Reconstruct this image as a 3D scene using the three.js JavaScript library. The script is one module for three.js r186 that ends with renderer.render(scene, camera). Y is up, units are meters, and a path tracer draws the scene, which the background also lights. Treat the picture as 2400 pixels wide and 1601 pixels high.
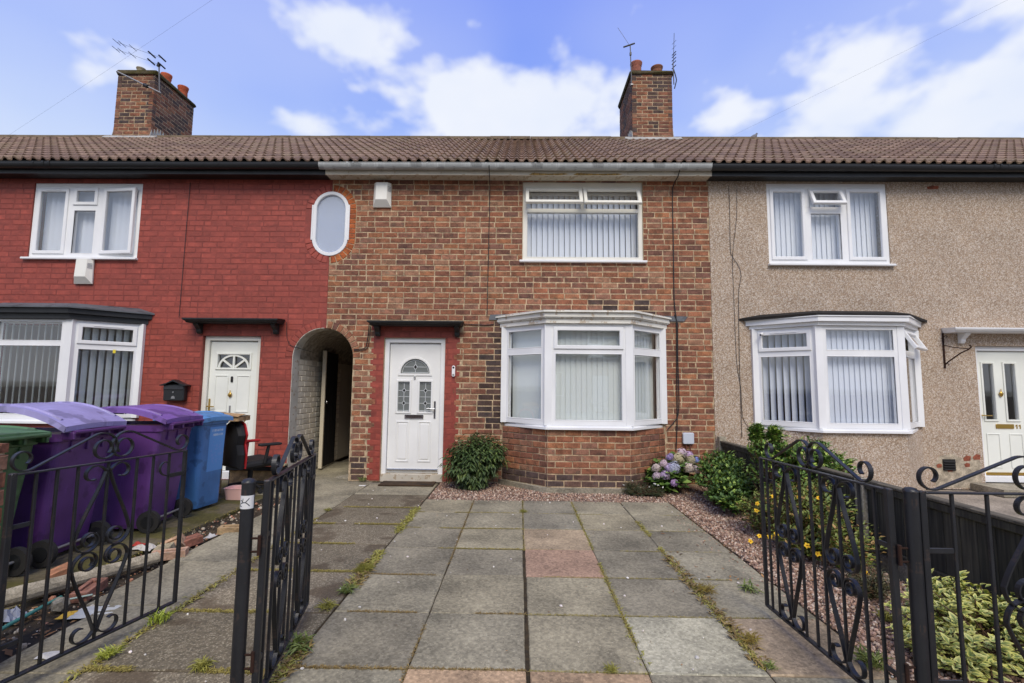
import * as THREE from 'three';
import { mergeGeometries } from 'three/addons/utils/BufferGeometryUtils.js';
import { TextGeometry } from 'three/addons/geometries/TextGeometry.js';
import { FontLoader } from 'three/addons/loaders/FontLoader.js';

// ---------- camera, sky, sun, exposure ----------
const scene = new THREE.Scene();
const camera = new THREE.PerspectiveCamera(70.51, 1024 / 683, 0.05, 400);
camera.position.set(0, 1.406, 7.21);
camera.rotation.set(0.0928, 0.01507, 0.01044, 'YXZ');
const EXPOSURE = 1.92;

const rand32 = (s) => () => { s |= 0; s = (s + 0x6d2b79f5) | 0; let t = Math.imul(s ^ (s >>> 15), 1 | s); t = (t + Math.imul(t ^ (t >>> 7), 61 | t)) ^ t; return ((t ^ (t >>> 14)) >>> 0) / 4294967296; };
const hash3 = (x, y, z) => { let h = Math.imul(x, 374761393) ^ Math.imul(y, 668265263) ^ Math.imul(z, 2147483647 ^ 0x5bd1e995); h = Math.imul(h ^ (h >>> 13), 1274126177); return ((h ^ (h >>> 16)) >>> 0) / 4294967296; };
const sm = (t) => t * t * (3 - 2 * t);
const lerp = (a, b, t) => a + (b - a) * t;
const clamp = (v, a = 0, b = 1) => Math.min(b, Math.max(a, v));
const sstep = (a, b, v) => sm(clamp((v - a) / (b - a)));
function vn(x, y, per, seed) { // periodic value noise
  const xi = Math.floor(x), yi = Math.floor(y), fx = sm(x - xi), fy = sm(y - yi), m = (v) => ((v % per) + per) % per;
  const a = hash3(m(xi), m(yi), seed), b = hash3(m(xi + 1), m(yi), seed), c = hash3(m(xi), m(yi + 1), seed), d = hash3(m(xi + 1), m(yi + 1), seed);
  return lerp(lerp(a, b, fx), lerp(c, d, fx), fy);
}
function fbm(u, v, base, oct, seed, gain = 0.5) { let s = 0, a = 1, n = 0, p = base; for (let i = 0; i < oct; i++) { s += a * vn(u * p, v * p, p, seed + i * 17); n += a; a *= gain; p *= 2; } return s / n; }
function vn3(x, y, z, seed) {
  const X = Math.floor(x), Y = Math.floor(y), Z = Math.floor(z), fx = sm(x - X), fy = sm(y - Y), fz = sm(z - Z);
  const h = (i, j, k) => hash3(X + i + seed * 131, Y + j, Z + k);
  return lerp(lerp(lerp(h(0, 0, 0), h(1, 0, 0), fx), lerp(h(0, 1, 0), h(1, 1, 0), fx), fy), lerp(lerp(h(0, 0, 1), h(1, 0, 1), fx), lerp(h(0, 1, 1), h(1, 1, 1), fx), fy), fz);
}
function fbm3(x, y, z, oct, seed) { let s = 0, a = 1, n = 0; for (let i = 0; i < oct; i++) { s += a * vn3(x, y, z, seed + i); n += a; a *= 0.52; x *= 2.03; y *= 2.03; z *= 2.03; } return s / n; }
const lin = (c) => { c /= 255; return c <= 0.04045 ? c / 12.92 : Math.pow((c + 0.055) / 1.055, 2.4); };
const rgbl = (a) => [lin(a[0]), lin(a[1]), lin(a[2])];

function makeSky() {
  const W = 2048, H = 1024, data = new Float32Array(W * H * 4);
  const ramp = [[-90, [150, 150, 145]], [-4, [175, 180, 185]], [0, [226, 235, 250]], [14, [216, 230, 252]], [22, [188, 209, 252]], [29, [146, 176, 251]], [40, [120, 151, 247]], [60, [106, 140, 240]], [90, [98, 132, 234]]].map(([e, c]) => [e, rgbl(c)]);
  // cumulus masses seen above the roofs: azimuth, elevation, half-widths (degrees), weight
  const masses = [[-3, 31, 15, 4.6, 1], [3, 29, 12, 4, 0.7], [-6, 34.5, 8, 2.2, 0.55], [-22, 36, 8, 3, 0.85], [-6, 38.4, 2.6, 1.1, 0.5], [-25, 26.7, 4, 1.6, 0.7], [-19.5, 31.4, 2.2, 0.9, 0.5], [-42, 28, 5, 1.8, 0.42], [-36, 28.4, 5, 1, 0.3],
    [27, 28, 6, 2.4, 0.55], [37, 28, 10, 5, 0.75], [45, 24, 10, 6, 0.85], [45, 31, 8, 4, 0.6], [31, 24, 8, 3, 0.7], [20, 30, 5, 1.4, 0.3], [33, 33, 5, 1.6, 0.25], [15, 24, 20, 2.5, 0.45]];
  const white = rgbl([243, 247, 255]), shade = rgbl([206, 222, 252]);
  for (let j = 0; j < H; j++) {
    const el = ((j + 0.5) / H - 0.5) * 180, er = el * Math.PI / 180, ce = Math.cos(er), se = Math.sin(er);
    let k = 0; while (k < ramp.length - 2 && ramp[k + 1][0] < el) k++;
    const t = clamp((el - ramp[k][0]) / (ramp[k + 1][0] - ramp[k][0])), base = [0, 1, 2].map((i) => lerp(ramp[k][1][i], ramp[k + 1][1][i], t));
    for (let i = 0; i < W; i++) {
      const ph = ((i + 0.5) / W - 0.5) * 2 * Math.PI, x = Math.cos(ph) * ce, z = Math.sin(ph) * ce;
      let c = 0, sh = 0;
      if (el > -2) {
        const az = Math.atan2(x, -z) * 180 / Math.PI, q = 1 / (se + 0.42);
        const n = fbm3(x * q * 5.2 + 3, z * q * 5.2, se * 3, 6, 11), n2 = fbm3(x * q * 1.7, z * q * 1.7 + 9, 2, 4, 31), n3 = fbm3(x * 16, se * 30, z * 16, 5, 51);
        let m = 0; for (const [a, e, wa, we, w] of masses) { const d = ((az - a) / wa) ** 2 + ((el - e) / we) ** 2; if (d < 6) m = Math.max(m, w * Math.exp(-d * 0.75)); }
        const front = sstep(68, 50, Math.abs(az)) * sstep(50, 42, el); // the mapped part of the sky blends into the same kind of cloud elsewhere
        const dens = lerp((n2 - 0.34) * 2.4, m * 1.5 - 0.12 + (n2 - 0.5) * 0.25, front) + (n - 0.5) * 1.75 + (n3 - 0.5) * 1.15;
        c = 0.95 * sstep(0.24, 0.96, dens); sh = clamp((fbm3(x * q * 4 + 0.3, z * q * 4, se * 7 + 0.4, 4, 71) - 0.4) * 1.6);
        c = Math.max(c, 0.30 * sstep(0.35, 0.75, n2) * sstep(60, 30, el));
      }
      const o = (j * W + i) * 4;
      for (let b = 0; b < 3; b++) data[o + b] = lerp(base[b], lerp(white[b], shade[b], sh * 0.7), c) / EXPOSURE;
      data[o + 3] = 1;
    }
  }
  const tx = new THREE.DataTexture(data, W, H, THREE.RGBAFormat, THREE.FloatType);
  tx.mapping = THREE.EquirectangularReflectionMapping; tx.magFilter = tx.minFilter = THREE.LinearFilter; tx.wrapS = THREE.RepeatWrapping; tx.needsUpdate = true;
  return tx;
}
const skyTexture = makeSky();
scene.background = skyTexture; scene.environment = skyTexture;

const sun = new THREE.DirectionalLight(new THREE.Color(1, 0.915, 0.76), 1.5);
sun.position.set(1.5, 15, 13); sun.target.position.set(0, 1, 0);
sun.castShadow = true; sun.shadow.radius = 60; sun.shadow.mapSize.set(2048, 2048);
Object.assign(sun.shadow.camera, { left: -16, right: 16, top: 14, bottom: -14, near: 1, far: 60 });
scene.add(sun, sun.target);

const renderer = new THREE.WebGLRenderer({ antialias: true });
renderer.setSize(1024, 683); renderer.toneMapping = THREE.LinearToneMapping; renderer.toneMappingExposure = EXPOSURE;
renderer.shadowMap.enabled = true; renderer.shadowMap.type = THREE.PCFSoftShadowMap;
const font = await new FontLoader().loadAsync('fonts/droid/droid_sans_bold.typeface.json');

// ---------- textures ----------
function tex(size, fn, { srgb = true, metres = 1 } = {}) {
  const d = new Uint8Array(size * size * 4);
  for (let j = 0; j < size; j++) for (let i = 0; i < size; i++) {
    const c = fn((i + 0.5) / size, (j + 0.5) / size, i, j), o = (j * size + i) * 4;
    if (typeof c === 'number') d[o] = d[o + 1] = d[o + 2] = clamp(c) * 255; else { d[o] = clamp(c[0], 0, 255); d[o + 1] = clamp(c[1], 0, 255); d[o + 2] = clamp(c[2], 0, 255); }
    d[o + 3] = 255;
  }
  const t = new THREE.DataTexture(d, size, size, THREE.RGBAFormat);
  t.wrapS = t.wrapT = THREE.RepeatWrapping; t.magFilter = THREE.LinearFilter; t.minFilter = THREE.LinearMipmapLinearFilter; t.generateMipmaps = true; t.repeat.set(1 / metres, 1 / metres);
  if (srgb) t.colorSpace = THREE.SRGBColorSpace;
  t.needsUpdate = true; return t;
}
function cells(n, seed, size) { // periodic worley: returns fn(u,v) -> [f1, f2, id]
  const px = new Float32Array(n * n), py = new Float32Array(n * n);
  for (let i = 0; i < n * n; i++) { px[i] = hash3(i, 1, seed); py[i] = hash3(i, 2, seed); }
  return (u, v) => {
    const x = u * n, y = v * n, X = Math.floor(x), Y = Math.floor(y); let f1 = 9, f2 = 9, id = 0;
    for (let a = -1; a < 2; a++) for (let b = -1; b < 2; b++) { const k = ((Y + b + n) % n) * n + (X + a + n) % n, d = Math.hypot(X + a + px[k] - x, Y + b + py[k] - y); if (d < f1) { f2 = f1; f1 = d; id = k; } else if (d < f2) f2 = d; }
    return [f1, f2, id];
  };
}
const mul = (c, k) => [c[0] * k, c[1] * k, c[2] * k];
const mixc = (a, b, t) => [lerp(a[0], b[0], t), lerp(a[1], b[1], t), lerp(a[2], b[2], t)];
const std = (o) => new THREE.MeshStandardMaterial(o);
const phys = (o) => new THREE.MeshPhysicalMaterial(o);
const css = (a) => new THREE.Color().setRGB(...rgbl(a));

const T = {};
T.brick = tex(512, (u, v) => { const a = fbm(u, v, 8, 5, 3), b = fbm(u, v, 40, 3, 8), c = sstep(0.62, 0.75, fbm(u, v, 14, 3, 21)); const k = 0.80 + (a - 0.5) * 0.42 + (b - 0.5) * 0.30; return [255 * k * (1 - c * 0.10), 252 * k * (1 - c * 0.02), 250 * k]; }, { metres: 0.55 });
T.grainBump = tex(512, (u, v) => fbm(u, v, 24, 4, 5, 0.62), { srgb: false, metres: 0.4 });
T.mortar = tex(256, (u, v) => { const a = fbm(u, v, 8, 5, 13), b = fbm(u, v, 64, 2, 9); return mul([255, 252, 246], 0.80 + (a - 0.5) * 0.5 + (b - 0.5) * 0.3); }, { metres: 0.35 });
T.paint = tex(512, (u, v) => { const a = fbm(u, v, 4, 5, 33), b = fbm(u, v, 30, 3, 37), s = fbm(u * 1, v * 1, 10, 4, 41); return mul([255, 250, 248], 0.87 + (a - 0.5) * 0.22 + (b - 0.5) * 0.15 + (sstep(0.62, 0.76, s)) * 0.08); }, { metres: 1.1 });
{ const cl = cells(74, 5); const pal = [[214, 200, 180], [200, 181, 156], [178, 156, 130], [222, 212, 194], [194, 181, 163], [160, 141, 118], [208, 193, 171], [230, 222, 206], [188, 166, 140]];
  T.dash = tex(1024, (u, v) => { const [f1, f2, id] = cl(u, v), e = sstep(0.02, 0.22, f2 - f1), c = pal[Math.floor(hash3(id, 7, 3) * pal.length)], k = 1.0 + (fbm(u, v, 3, 4, 19) - 0.5) * 0.12; return mul(mixc([150, 136, 122], c, e), k); }, { metres: 1.0 });
  T.dashBump = tex(1024, (u, v) => { const [f1, f2, id] = cl(u, v); return clamp(sstep(0, 0.5, f2 - f1) * (0.4 + 0.6 * hash3(id, 3, 9))); }, { srgb: false, metres: 1.0 }); }
{ const cl = cells(120, 9);
  T.slab = tex(1024, (u, v) => { const a = fbm(u, v, 4, 6, 51), b = fbm(u, v, 90, 2, 57), [f1, , id] = cl(u, v), g = hash3(id, 2, 5), sp = f1 < 0.28 ? (g > 0.90 ? 0.16 : g < 0.12 ? -0.12 : 0) : 0, st = sstep(0.58, 0.74, fbm(u, v, 6, 4, 63)); const k = 0.80 + (a - 0.5) * 0.34 + (b - 0.5) * 0.30 + sp - st * 0.05; return [255 * k, 250 * k, 240 * k]; }, { metres: 1.3 });
  const c2 = cells(110, 12), pal = [[188, 180, 164], [152, 144, 130], [122, 116, 104], [204, 196, 180], [166, 156, 140], [136, 128, 114]];
  T.aggregate = tex(1024, (u, v) => { const [f1, f2, id] = c2(u, v), a = fbm(u, v, 3, 5, 71), dirt = sstep(0.52, 0.66, fbm(u, v, 5, 5, 77)); let c = mixc([130, 122, 106], pal[Math.floor(hash3(id, 1, 4) * pal.length)], sstep(0.05, 0.3, f2 - f1) * 0.85); c = mul(c, 0.86 + (a - 0.5) * 0.4); return mixc(c, [84, 72, 58], dirt * 0.62); }, { metres: 1.25 }); }
{ const c3 = cells(100, 15), pal = [[168, 138, 122], [188, 162, 146], [144, 116, 100], [198, 180, 164], [128, 104, 92], [160, 130, 114], [178, 150, 132]];
  T.gravel = tex(512, (u, v) => { const [f1, f2, id] = c3(u, v); return mul(mixc([96, 74, 66], pal[Math.floor(hash3(id, 5, 4) * pal.length)], sstep(0.02, 0.3, f2 - f1)), 0.82 + (fbm(u, v, 3, 4, 88) - 0.5) * 0.4); }, { metres: 1.2 }); }
T.dirt = tex(512, (u, v) => { const a = fbm(u, v, 4, 6, 91), b = fbm(u, v, 40, 3, 93), g = sstep(0.52, 0.7, fbm(u, v, 7, 5, 95)); return mul(mixc([104, 92, 74], [66, 56, 44], g), 0.85 + (a - 0.5) * 0.5 + (b - 0.5) * 0.5); }, { metres: 0.9 });
T.mossy = tex(512, (u, v) => { const a = fbm(u, v, 3, 6, 101), b = fbm(u, v, 50, 3, 103), g = sstep(0.40, 0.60, fbm(u, v, 4, 5, 107)); return mul(mixc([116, 108, 90], [98, 94, 46], g), 0.88 + (a - 0.5) * 0.5 + (b - 0.5) * 0.34); }, { metres: 1.3 });
T.tile = tex(512, (u, v) => { const a = fbm(u, v, 5, 6, 111), b = fbm(u, v, 60, 3, 113), l = sstep(0.66, 0.74, fbm(u, v, 22, 4, 117)); return mixc(mul([255, 250, 246], 0.80 + (a - 0.5) * 0.5 + (b - 0.5) * 0.3), [210, 206, 176], l * 0.5); }, { metres: 0.9 });
T.wood = tex(512, (u, v) => { const g = vn(u * 60, v * 3, 60, 121) * 0.5 + vn(u * 120, v * 6, 120, 123) * 0.3 + fbm(u, v, 5, 4, 125) * 0.4; return mul([255, 252, 246], 0.62 + (g - 0.5) * 0.6); }, { metres: 0.8 });
T.scuff = tex(512, (u, v) => { const a = fbm(u, v, 4, 5, 131), s = vn(u * 90, v * 5, 90, 133); return mul([255, 253, 250], 0.87 + (a - 0.5) * 0.30 + (s > 0.88 ? 0.06 : 0) - sstep(0.60, 0.72, fbm(u, v, 9, 5, 137)) * 0.14); }, { metres: 0.9 });
T.flaky = tex(512, (u, v) => { const a = fbm(u, v, 6, 5, 141), n = fbm(u, v * 1.0, 14, 5, 143), p = sstep(0.64, 0.67, n); return mixc(mul([244, 243, 238], 0.95 + (a - 0.5) * 0.14), [196, 180, 160], p * 0.8); }, { metres: 0.7 });
T.rough = tex(256, (u, v) => 0.45 + 0.4 * fbm(u, v, 6, 5, 151), { srgb: false, metres: 0.6 });
T.iron = tex(256, (u, v) => { const a = fbm(u, v, 10, 5, 155), r = sstep(0.70, 0.76, fbm(u, v, 20, 4, 158)); return mixc(mul([37, 38, 41], 0.9 + (a - 0.5) * 0.5), [86, 64, 52], r * 0.4); }, { metres: 0.5 });
T.white = tex(256, (u, v) => mul([255, 255, 253], 0.965 + (fbm(u, v, 4, 4, 161) - 0.5) * 0.07), { metres: 1.2 });

const MAT = {
  mast: std({ map: T.scuff, color: css([120, 120, 122]), roughness: 0.6 }),
  brick: std({ map: T.brick, vertexColors: true, roughness: 0.92, bumpMap: T.grainBump, bumpScale: 0.0012 }),
  mortar: std({ map: T.mortar, color: css([214, 190, 158]), roughness: 1, bumpMap: T.grainBump, bumpScale: 0.0012 }),
  redBrick: std({ map: T.paint, vertexColors: true, roughness: 0.62, bumpMap: T.grainBump, bumpScale: 0.0009 }),
  redMortar: std({ map: T.paint, color: css([150, 68, 56]), roughness: 0.65, bumpMap: T.grainBump, bumpScale: 0.0009 }),
  cream: std({ map: T.white, vertexColors: true, roughness: 0.95, bumpMap: T.grainBump, bumpScale: 0.0012 }),
  creamMortar: std({ map: T.white, color: css([214, 206, 188]), roughness: 1 }),
  dash: std({ map: T.dash, color: css([240, 235, 234]), roughness: 1, bumpMap: T.dashBump, bumpScale: 0.0028 }),
  plaster: std({ map: T.mortar, color: css([150, 144, 134]), roughness: 1 }),
  inside: std({ color: css([214, 206, 190]), roughness: 1 }),
  dark: std({ color: css([34, 33, 33]), roughness: 0.9 }),
  upvc: std({ map: T.white, color: css([240, 241, 243]), roughness: 0.34 }),
  upvcOld: std({ map: T.white, color: css([232, 230, 220]), roughness: 0.5 }),
  cornice: std({ map: T.flaky, color: css([250, 248, 242]), roughness: 0.75, bumpMap: T.grainBump, bumpScale: 0.0012 }),
  glass: phys({ color: 0xffffff, roughness: 0.02, transmission: 1, thickness: 0, ior: 1.68, metalness: 0 }),
  frostedSkyTint: phys({ color: css([228, 234, 244]), roughness: 0.02, transmission: 0.75, thickness: 0, ior: 2.2 }),  // obscure oval pane; bluish tint paints in the mirrored sky
  obscure: phys({ color: css([222, 228, 226]), roughness: 0.3, transmission: 0.85, thickness: 0, ior: 1.6 }),
  blackPaint: std({ map: T.scuff, color: css([38, 39, 41]), roughness: 0.5 }),
  blackPlastic: std({ color: css([30, 31, 33]), roughness: 0.42 }),
  gutterGrey: std({ map: T.scuff, color: css([200, 205, 205]), roughness: 0.4 }),
  soffit: std({ map: T.flaky, color: css([206, 198, 182]), roughness: 0.7 }),
  lead: std({ map: T.scuff, color: css([112, 116, 122]), roughness: 0.6, metalness: 0.2 }),
  leadPale: std({ map: T.flaky, color: css([186, 186, 182]), roughness: 0.7 }),
  felt: std({ map: T.dirt, color: css([92, 90, 90]), roughness: 0.95 }),
  tile: [0, 1, 2, 3, 4].map((i) => std({ map: T.tile, color: css([[164, 138, 120], [154, 128, 111], [172, 146, 126], [146, 122, 108], [162, 140, 118]][i]), roughness: 0.95, bumpMap: T.grainBump, bumpScale: 0.0018 })),
  ridge: std({ map: T.tile, color: css([132, 116, 92]), roughness: 1 }),
  iron: std({ map: T.iron, roughness: 0.42, bumpMap: T.grainBump, bumpScale: 0.0004 }),
  steel: std({ color: css([150, 150, 150]), roughness: 0.5, metalness: 0.6 }),
  chrome: std({ color: css([200, 202, 206]), roughness: 0.14, metalness: 1 }),
  brass: std({ color: css([196, 160, 84]), roughness: 0.3, metalness: 0.9 }),
  rust: std({ map: T.dirt, color: css([150, 100, 76]), roughness: 1 }),
  concrete: std({ map: T.slab, color: css([186, 180, 164]), roughness: 0.95, bumpMap: T.grainBump, bumpScale: 0.0012 }),
  doorWhite: std({ map: T.white, color: css([240, 240, 238]), roughness: 0.4 }),
  doorCream: std({ map: T.white, color: css([238, 240, 232]), roughness: 0.4 }),
  fence: [0, 1, 2].map((i) => std({ map: T.wood, color: css([[88, 84, 70], [78, 75, 62], [94, 89, 74]][i]), roughness: 0.95 })),
  fenceRail: std({ map: T.wood, color: css([128, 120, 104]), roughness: 0.95 }),
  leaf: std({ vertexColors: true, roughness: 0.55, side: THREE.DoubleSide }),
  petal: std({ vertexColors: true, roughness: 0.8, side: THREE.DoubleSide }),
  bark: std({ map: T.wood, color: css([124, 96, 70]), roughness: 1 }),
  rubber: std({ color: css([36, 35, 34]), roughness: 0.9 }),
  cable: std({ color: css([32, 32, 34]), roughness: 0.6 }),
};

// ---------- geometry helpers ----------
function boxUV(g) { // texture coordinates in metres from the face direction
  const p = g.attributes.position, n = g.attributes.normal, uv = new Float32Array(p.count * 2);
  for (let i = 0; i < p.count; i++) {
    const x = Math.abs(n.getX(i)), y = Math.abs(n.getY(i)), z = Math.abs(n.getZ(i));
    if (y >= x && y >= z) { uv[2 * i] = p.getX(i); uv[2 * i + 1] = p.getZ(i); } else if (x >= z) { uv[2 * i] = p.getZ(i); uv[2 * i + 1] = p.getY(i); } else { uv[2 * i] = p.getX(i); uv[2 * i + 1] = p.getY(i); }
  }
  g.setAttribute('uv', new THREE.BufferAttribute(uv, 2)); return g;
}
const flat = (g) => { const r = g.index ? g.toNonIndexed() : g; r.computeVertexNormals(); return r; };
const fin = (g) => { const r = g.index ? g.toNonIndexed() : g; for (const k of Object.keys(r.attributes)) if (!['position', 'normal', 'uv', 'color'].includes(k)) r.deleteAttribute(k); return boxUV(r); };
const merge = (list) => mergeGeometries(list.map((g) => { const r = g.index ? g.toNonIndexed() : g; return r; }), false);
function tint(g, c) { const n = g.attributes.position.count, a = new Float32Array(n * 3); for (let i = 0; i < n; i++) { a[3 * i] = c[0]; a[3 * i + 1] = c[1]; a[3 * i + 2] = c[2]; } g.setAttribute('color', new THREE.BufferAttribute(a, 3)); return g; }
function box(x0, x1, y0, y1, z0, z1) { const g = new THREE.BoxGeometry(x1 - x0, y1 - y0, z1 - z0); g.translate((x0 + x1) / 2, (y0 + y1) / 2, (z0 + z1) / 2); return fin(g); }
function rbox(x0, x1, y0, y1, z0, z1, b = 0.004) { // box with chamfered edges
  const w = x1 - x0, h = y1 - y0, d = z1 - z0; b = Math.min(b, w / 2.2, h / 2.2, d / 2.2);
  const s = new THREE.Shape([[x0 + b, y0], [x1 - b, y0], [x1, y0 + b], [x1, y1 - b], [x1 - b, y1], [x0 + b, y1], [x0, y1 - b], [x0, y0 + b]].map(([a, c]) => new THREE.Vector2(lerp((x0 + x1) / 2, a, (w - 2 * b) / w), lerp((y0 + y1) / 2, c, (h - 2 * b) / h))));
  const g = new THREE.ExtrudeGeometry(s, { depth: d - 2 * b, bevelEnabled: true, bevelSize: b, bevelThickness: b, bevelSegments: 1, steps: 1 });
  g.translate(0, 0, z0 + b); return fin(g);
}
function ext(pts, z0, z1, holes = [], bevel = 0) { // polygon in xy pushed along z
  const s = new THREE.Shape(pts.map(([a, b]) => new THREE.Vector2(a, b)));
  for (const h of holes) s.holes.push(new THREE.Path(h.map(([a, b]) => new THREE.Vector2(a, b))));
  const g = new THREE.ExtrudeGeometry(s, { depth: z1 - z0 - 2 * bevel, bevelEnabled: bevel > 0, bevelSize: bevel, bevelThickness: bevel, bevelOffset: -bevel, bevelSegments: 1, steps: 1, curveSegments: 12 });
  g.translate(0, 0, z0 + bevel); return fin(g);
}
function prismY(pts, y0, y1) { // polygon in xz pushed along y
  const s = new THREE.Shape(pts.map(([x, z]) => new THREE.Vector2(x, -z)));
  const g = new THREE.ExtrudeGeometry(s, { depth: y1 - y0, bevelEnabled: false }); g.rotateX(-Math.PI / 2); g.translate(0, y0, 0); return fin(g);
}
const rect = (x0, x1, y0, y1) => [[x0, y0], [x1, y0], [x1, y1], [x0, y1]];
function tube(pts, r, seg = 24, rad = 6, closed = false) { const c = new THREE.CatmullRomCurve3(pts.map((p) => new THREE.Vector3(...p)), closed, 'catmullrom', 0.3); return fin(new THREE.TubeGeometry(c, seg, r, rad, closed)); }
function rod(a, b, r, rad = 8, r2 = r) { const A = new THREE.Vector3(...a), B = new THREE.Vector3(...b), L = A.distanceTo(B); const g = new THREE.CylinderGeometry(r2, r, L, rad); g.translate(0, L / 2, 0); g.applyQuaternion(new THREE.Quaternion().setFromUnitVectors(new THREE.Vector3(0, 1, 0), B.clone().sub(A).normalize())); g.translate(...a); return fin(g); }
function lathe(pts, seg = 20) { return fin(new THREE.LatheGeometry(pts.map(([r, y]) => new THREE.Vector2(r, y)), seg)); }
function xf(g, { p = [0, 0, 0], r = [0, 0, 0], s = [1, 1, 1] } = {}) { g.applyMatrix4(new THREE.Matrix4().compose(new THREE.Vector3(...p), new THREE.Quaternion().setFromEuler(new THREE.Euler(...r)), new THREE.Vector3(...s))); return g; }
function skin(rings, closed = true, caps = true) { // rings of equal length, joined in order
  const n = rings[0].length, v = [], push = (a, b, c) => v.push(...a, ...b, ...c), m = closed ? n : n - 1;
  for (let i = 0; i + 1 < rings.length; i++) for (let k = 0; k < m; k++) { const a = rings[i][k], b = rings[i][(k + 1) % n], c = rings[i + 1][(k + 1) % n], d = rings[i + 1][k]; push(a, b, c); push(a, c, d); }
  if (caps) for (const [R, f] of [[rings[0], true], [rings[rings.length - 1], false]]) { const c = [0, 1, 2].map((q) => R.reduce((s, p) => s + p[q], 0) / n); for (let k = 0; k < n; k++) f ? push(c, R[(k + 1) % n], R[k]) : push(c, R[k], R[(k + 1) % n]); }
  const g = new THREE.BufferGeometry(); g.setAttribute('position', new THREE.Float32BufferAttribute(v, 3)); g.computeVertexNormals(); return boxUV(g);
}
function soup(v) { const g = new THREE.BufferGeometry(); g.setAttribute('position', new THREE.Float32BufferAttribute(v, 3)); g.computeVertexNormals(); return boxUV(g); }

// ---------- scene helpers ----------
const taken = new Map();
const numbered = (n) => { const k = taken.get(n) ?? 0; taken.set(n, k + 1); return k ? `${n}_${String(k).padStart(3, '0')}` : n; };
function shade(o) { o.castShadow = o.receiveShadow = true; return o; }
function tag(o, label, category, group, kind) { o.userData.label = label; if (category) o.userData.category = category; if (group) o.userData.group = group; if (kind) o.userData.kind = kind; return o; }
function thing(name, label, category, p = [0, 0, 0], turn = 0, group) { const o = new THREE.Group(); o.name = numbered(name); o.position.set(...p); o.rotation.y = turn; scene.add(o); return tag(o, label, category, group); }
// part in the thing's own coordinates
function part(parent, name, g, m, label) { const o = shade(new THREE.Mesh(g, m)); o.name = name; parent.add(o); if (label) o.userData.label = label; return o; }
// part whose geometry is given in world coordinates: moved back by the thing's position
const baseOf = new WeakMap();
function wpart(parent, name, g, m, label) { const b = baseOf.get(parent) ?? parent.position; g.translate(-b.x, -b.y, -b.z); const o = part(parent, name, g, m, label); baseOf.set(o, b); return o; }
function solo(name, g, m, label, category, group, kind) { // one-mesh thing: origin at its base
  g.computeBoundingBox(); const b = g.boundingBox, c = [(b.min.x + b.max.x) / 2, b.min.y, (b.min.z + b.max.z) / 2]; g.translate(-c[0], -c[1], -c[2]);
  const o = shade(new THREE.Mesh(g, m)); o.name = numbered(name); o.position.set(...c); scene.add(o); return tag(o, label, category, group, kind);
}
// ---------- bricks ----------
const PITCH = 0.232, COURSE = 0.0848, JOINT = 0.013;
function brickGeo(xa, xb, ya, yb, rnd, depth = 0.1) { // front face at z = 0
  const b = 0.005, j = () => (rnd() - 0.5) * 0.004, z = j() * 0.9;
  const o = [[xa + j(), ya + j()], [xb + j(), ya + j()], [xb + j(), yb + j()], [xa + j(), yb + j()]];
  const f = [[xa + b, ya + b], [xb - b, ya + b], [xb - b, yb - b], [xa + b, yb - b]].map(([x, y], i) => [x + (o[i][0] - [xa, xb, xb, xa][i]), y + (o[i][1] - [ya, ya, yb, yb][i])]);
  const v = [], q = (a, b2, c, d) => v.push(...a, ...b2, ...c, ...a, ...c, ...d);
  const F = f.map(([x, y]) => [x, y, z]), O = o.map(([x, y]) => [x, y, z - b]), B = o.map(([x, y]) => [x, y, -depth]);
  q(F[0], F[1], F[2], F[3]);
  for (let i = 0; i < 4; i++) { const k = (i + 1) % 4; q(O[i], O[k], F[k], F[i]); q(B[i], B[k], O[k], O[i]); }
  const g = soup(v), uv = g.attributes.uv, du = rnd() * 9, dv = rnd() * 9; for (let i = 0; i < uv.count; i++) uv.setXY(i, uv.getX(i) + du, uv.getY(i) + dv);
  return g;
}
function cutRect(list, [hx0, hx1, hy0, hy1]) {
  const out = [];
  for (const [a, b, c, d, ...r] of list) {
    if (b <= hx0 || a >= hx1 || d <= hy0 || c >= hy1) { out.push([a, b, c, d, ...r]); continue; }
    if (c < hy0) out.push([a, b, c, hy0, ...r]);
    if (d > hy1) out.push([a, b, hy1, d, ...r]);
    const y0 = Math.max(c, hy0), y1 = Math.min(d, hy1);
    if (a < hx0) out.push([a, hx0 - 0.003, y0, y1, ...r]);
    if (b > hx1) out.push([hx1 + 0.003, b, y0, y1, ...r]);
  }
  return out.filter(([a, b, c, d]) => b - a > 0.018 && d - c > 0.012);
}
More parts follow.
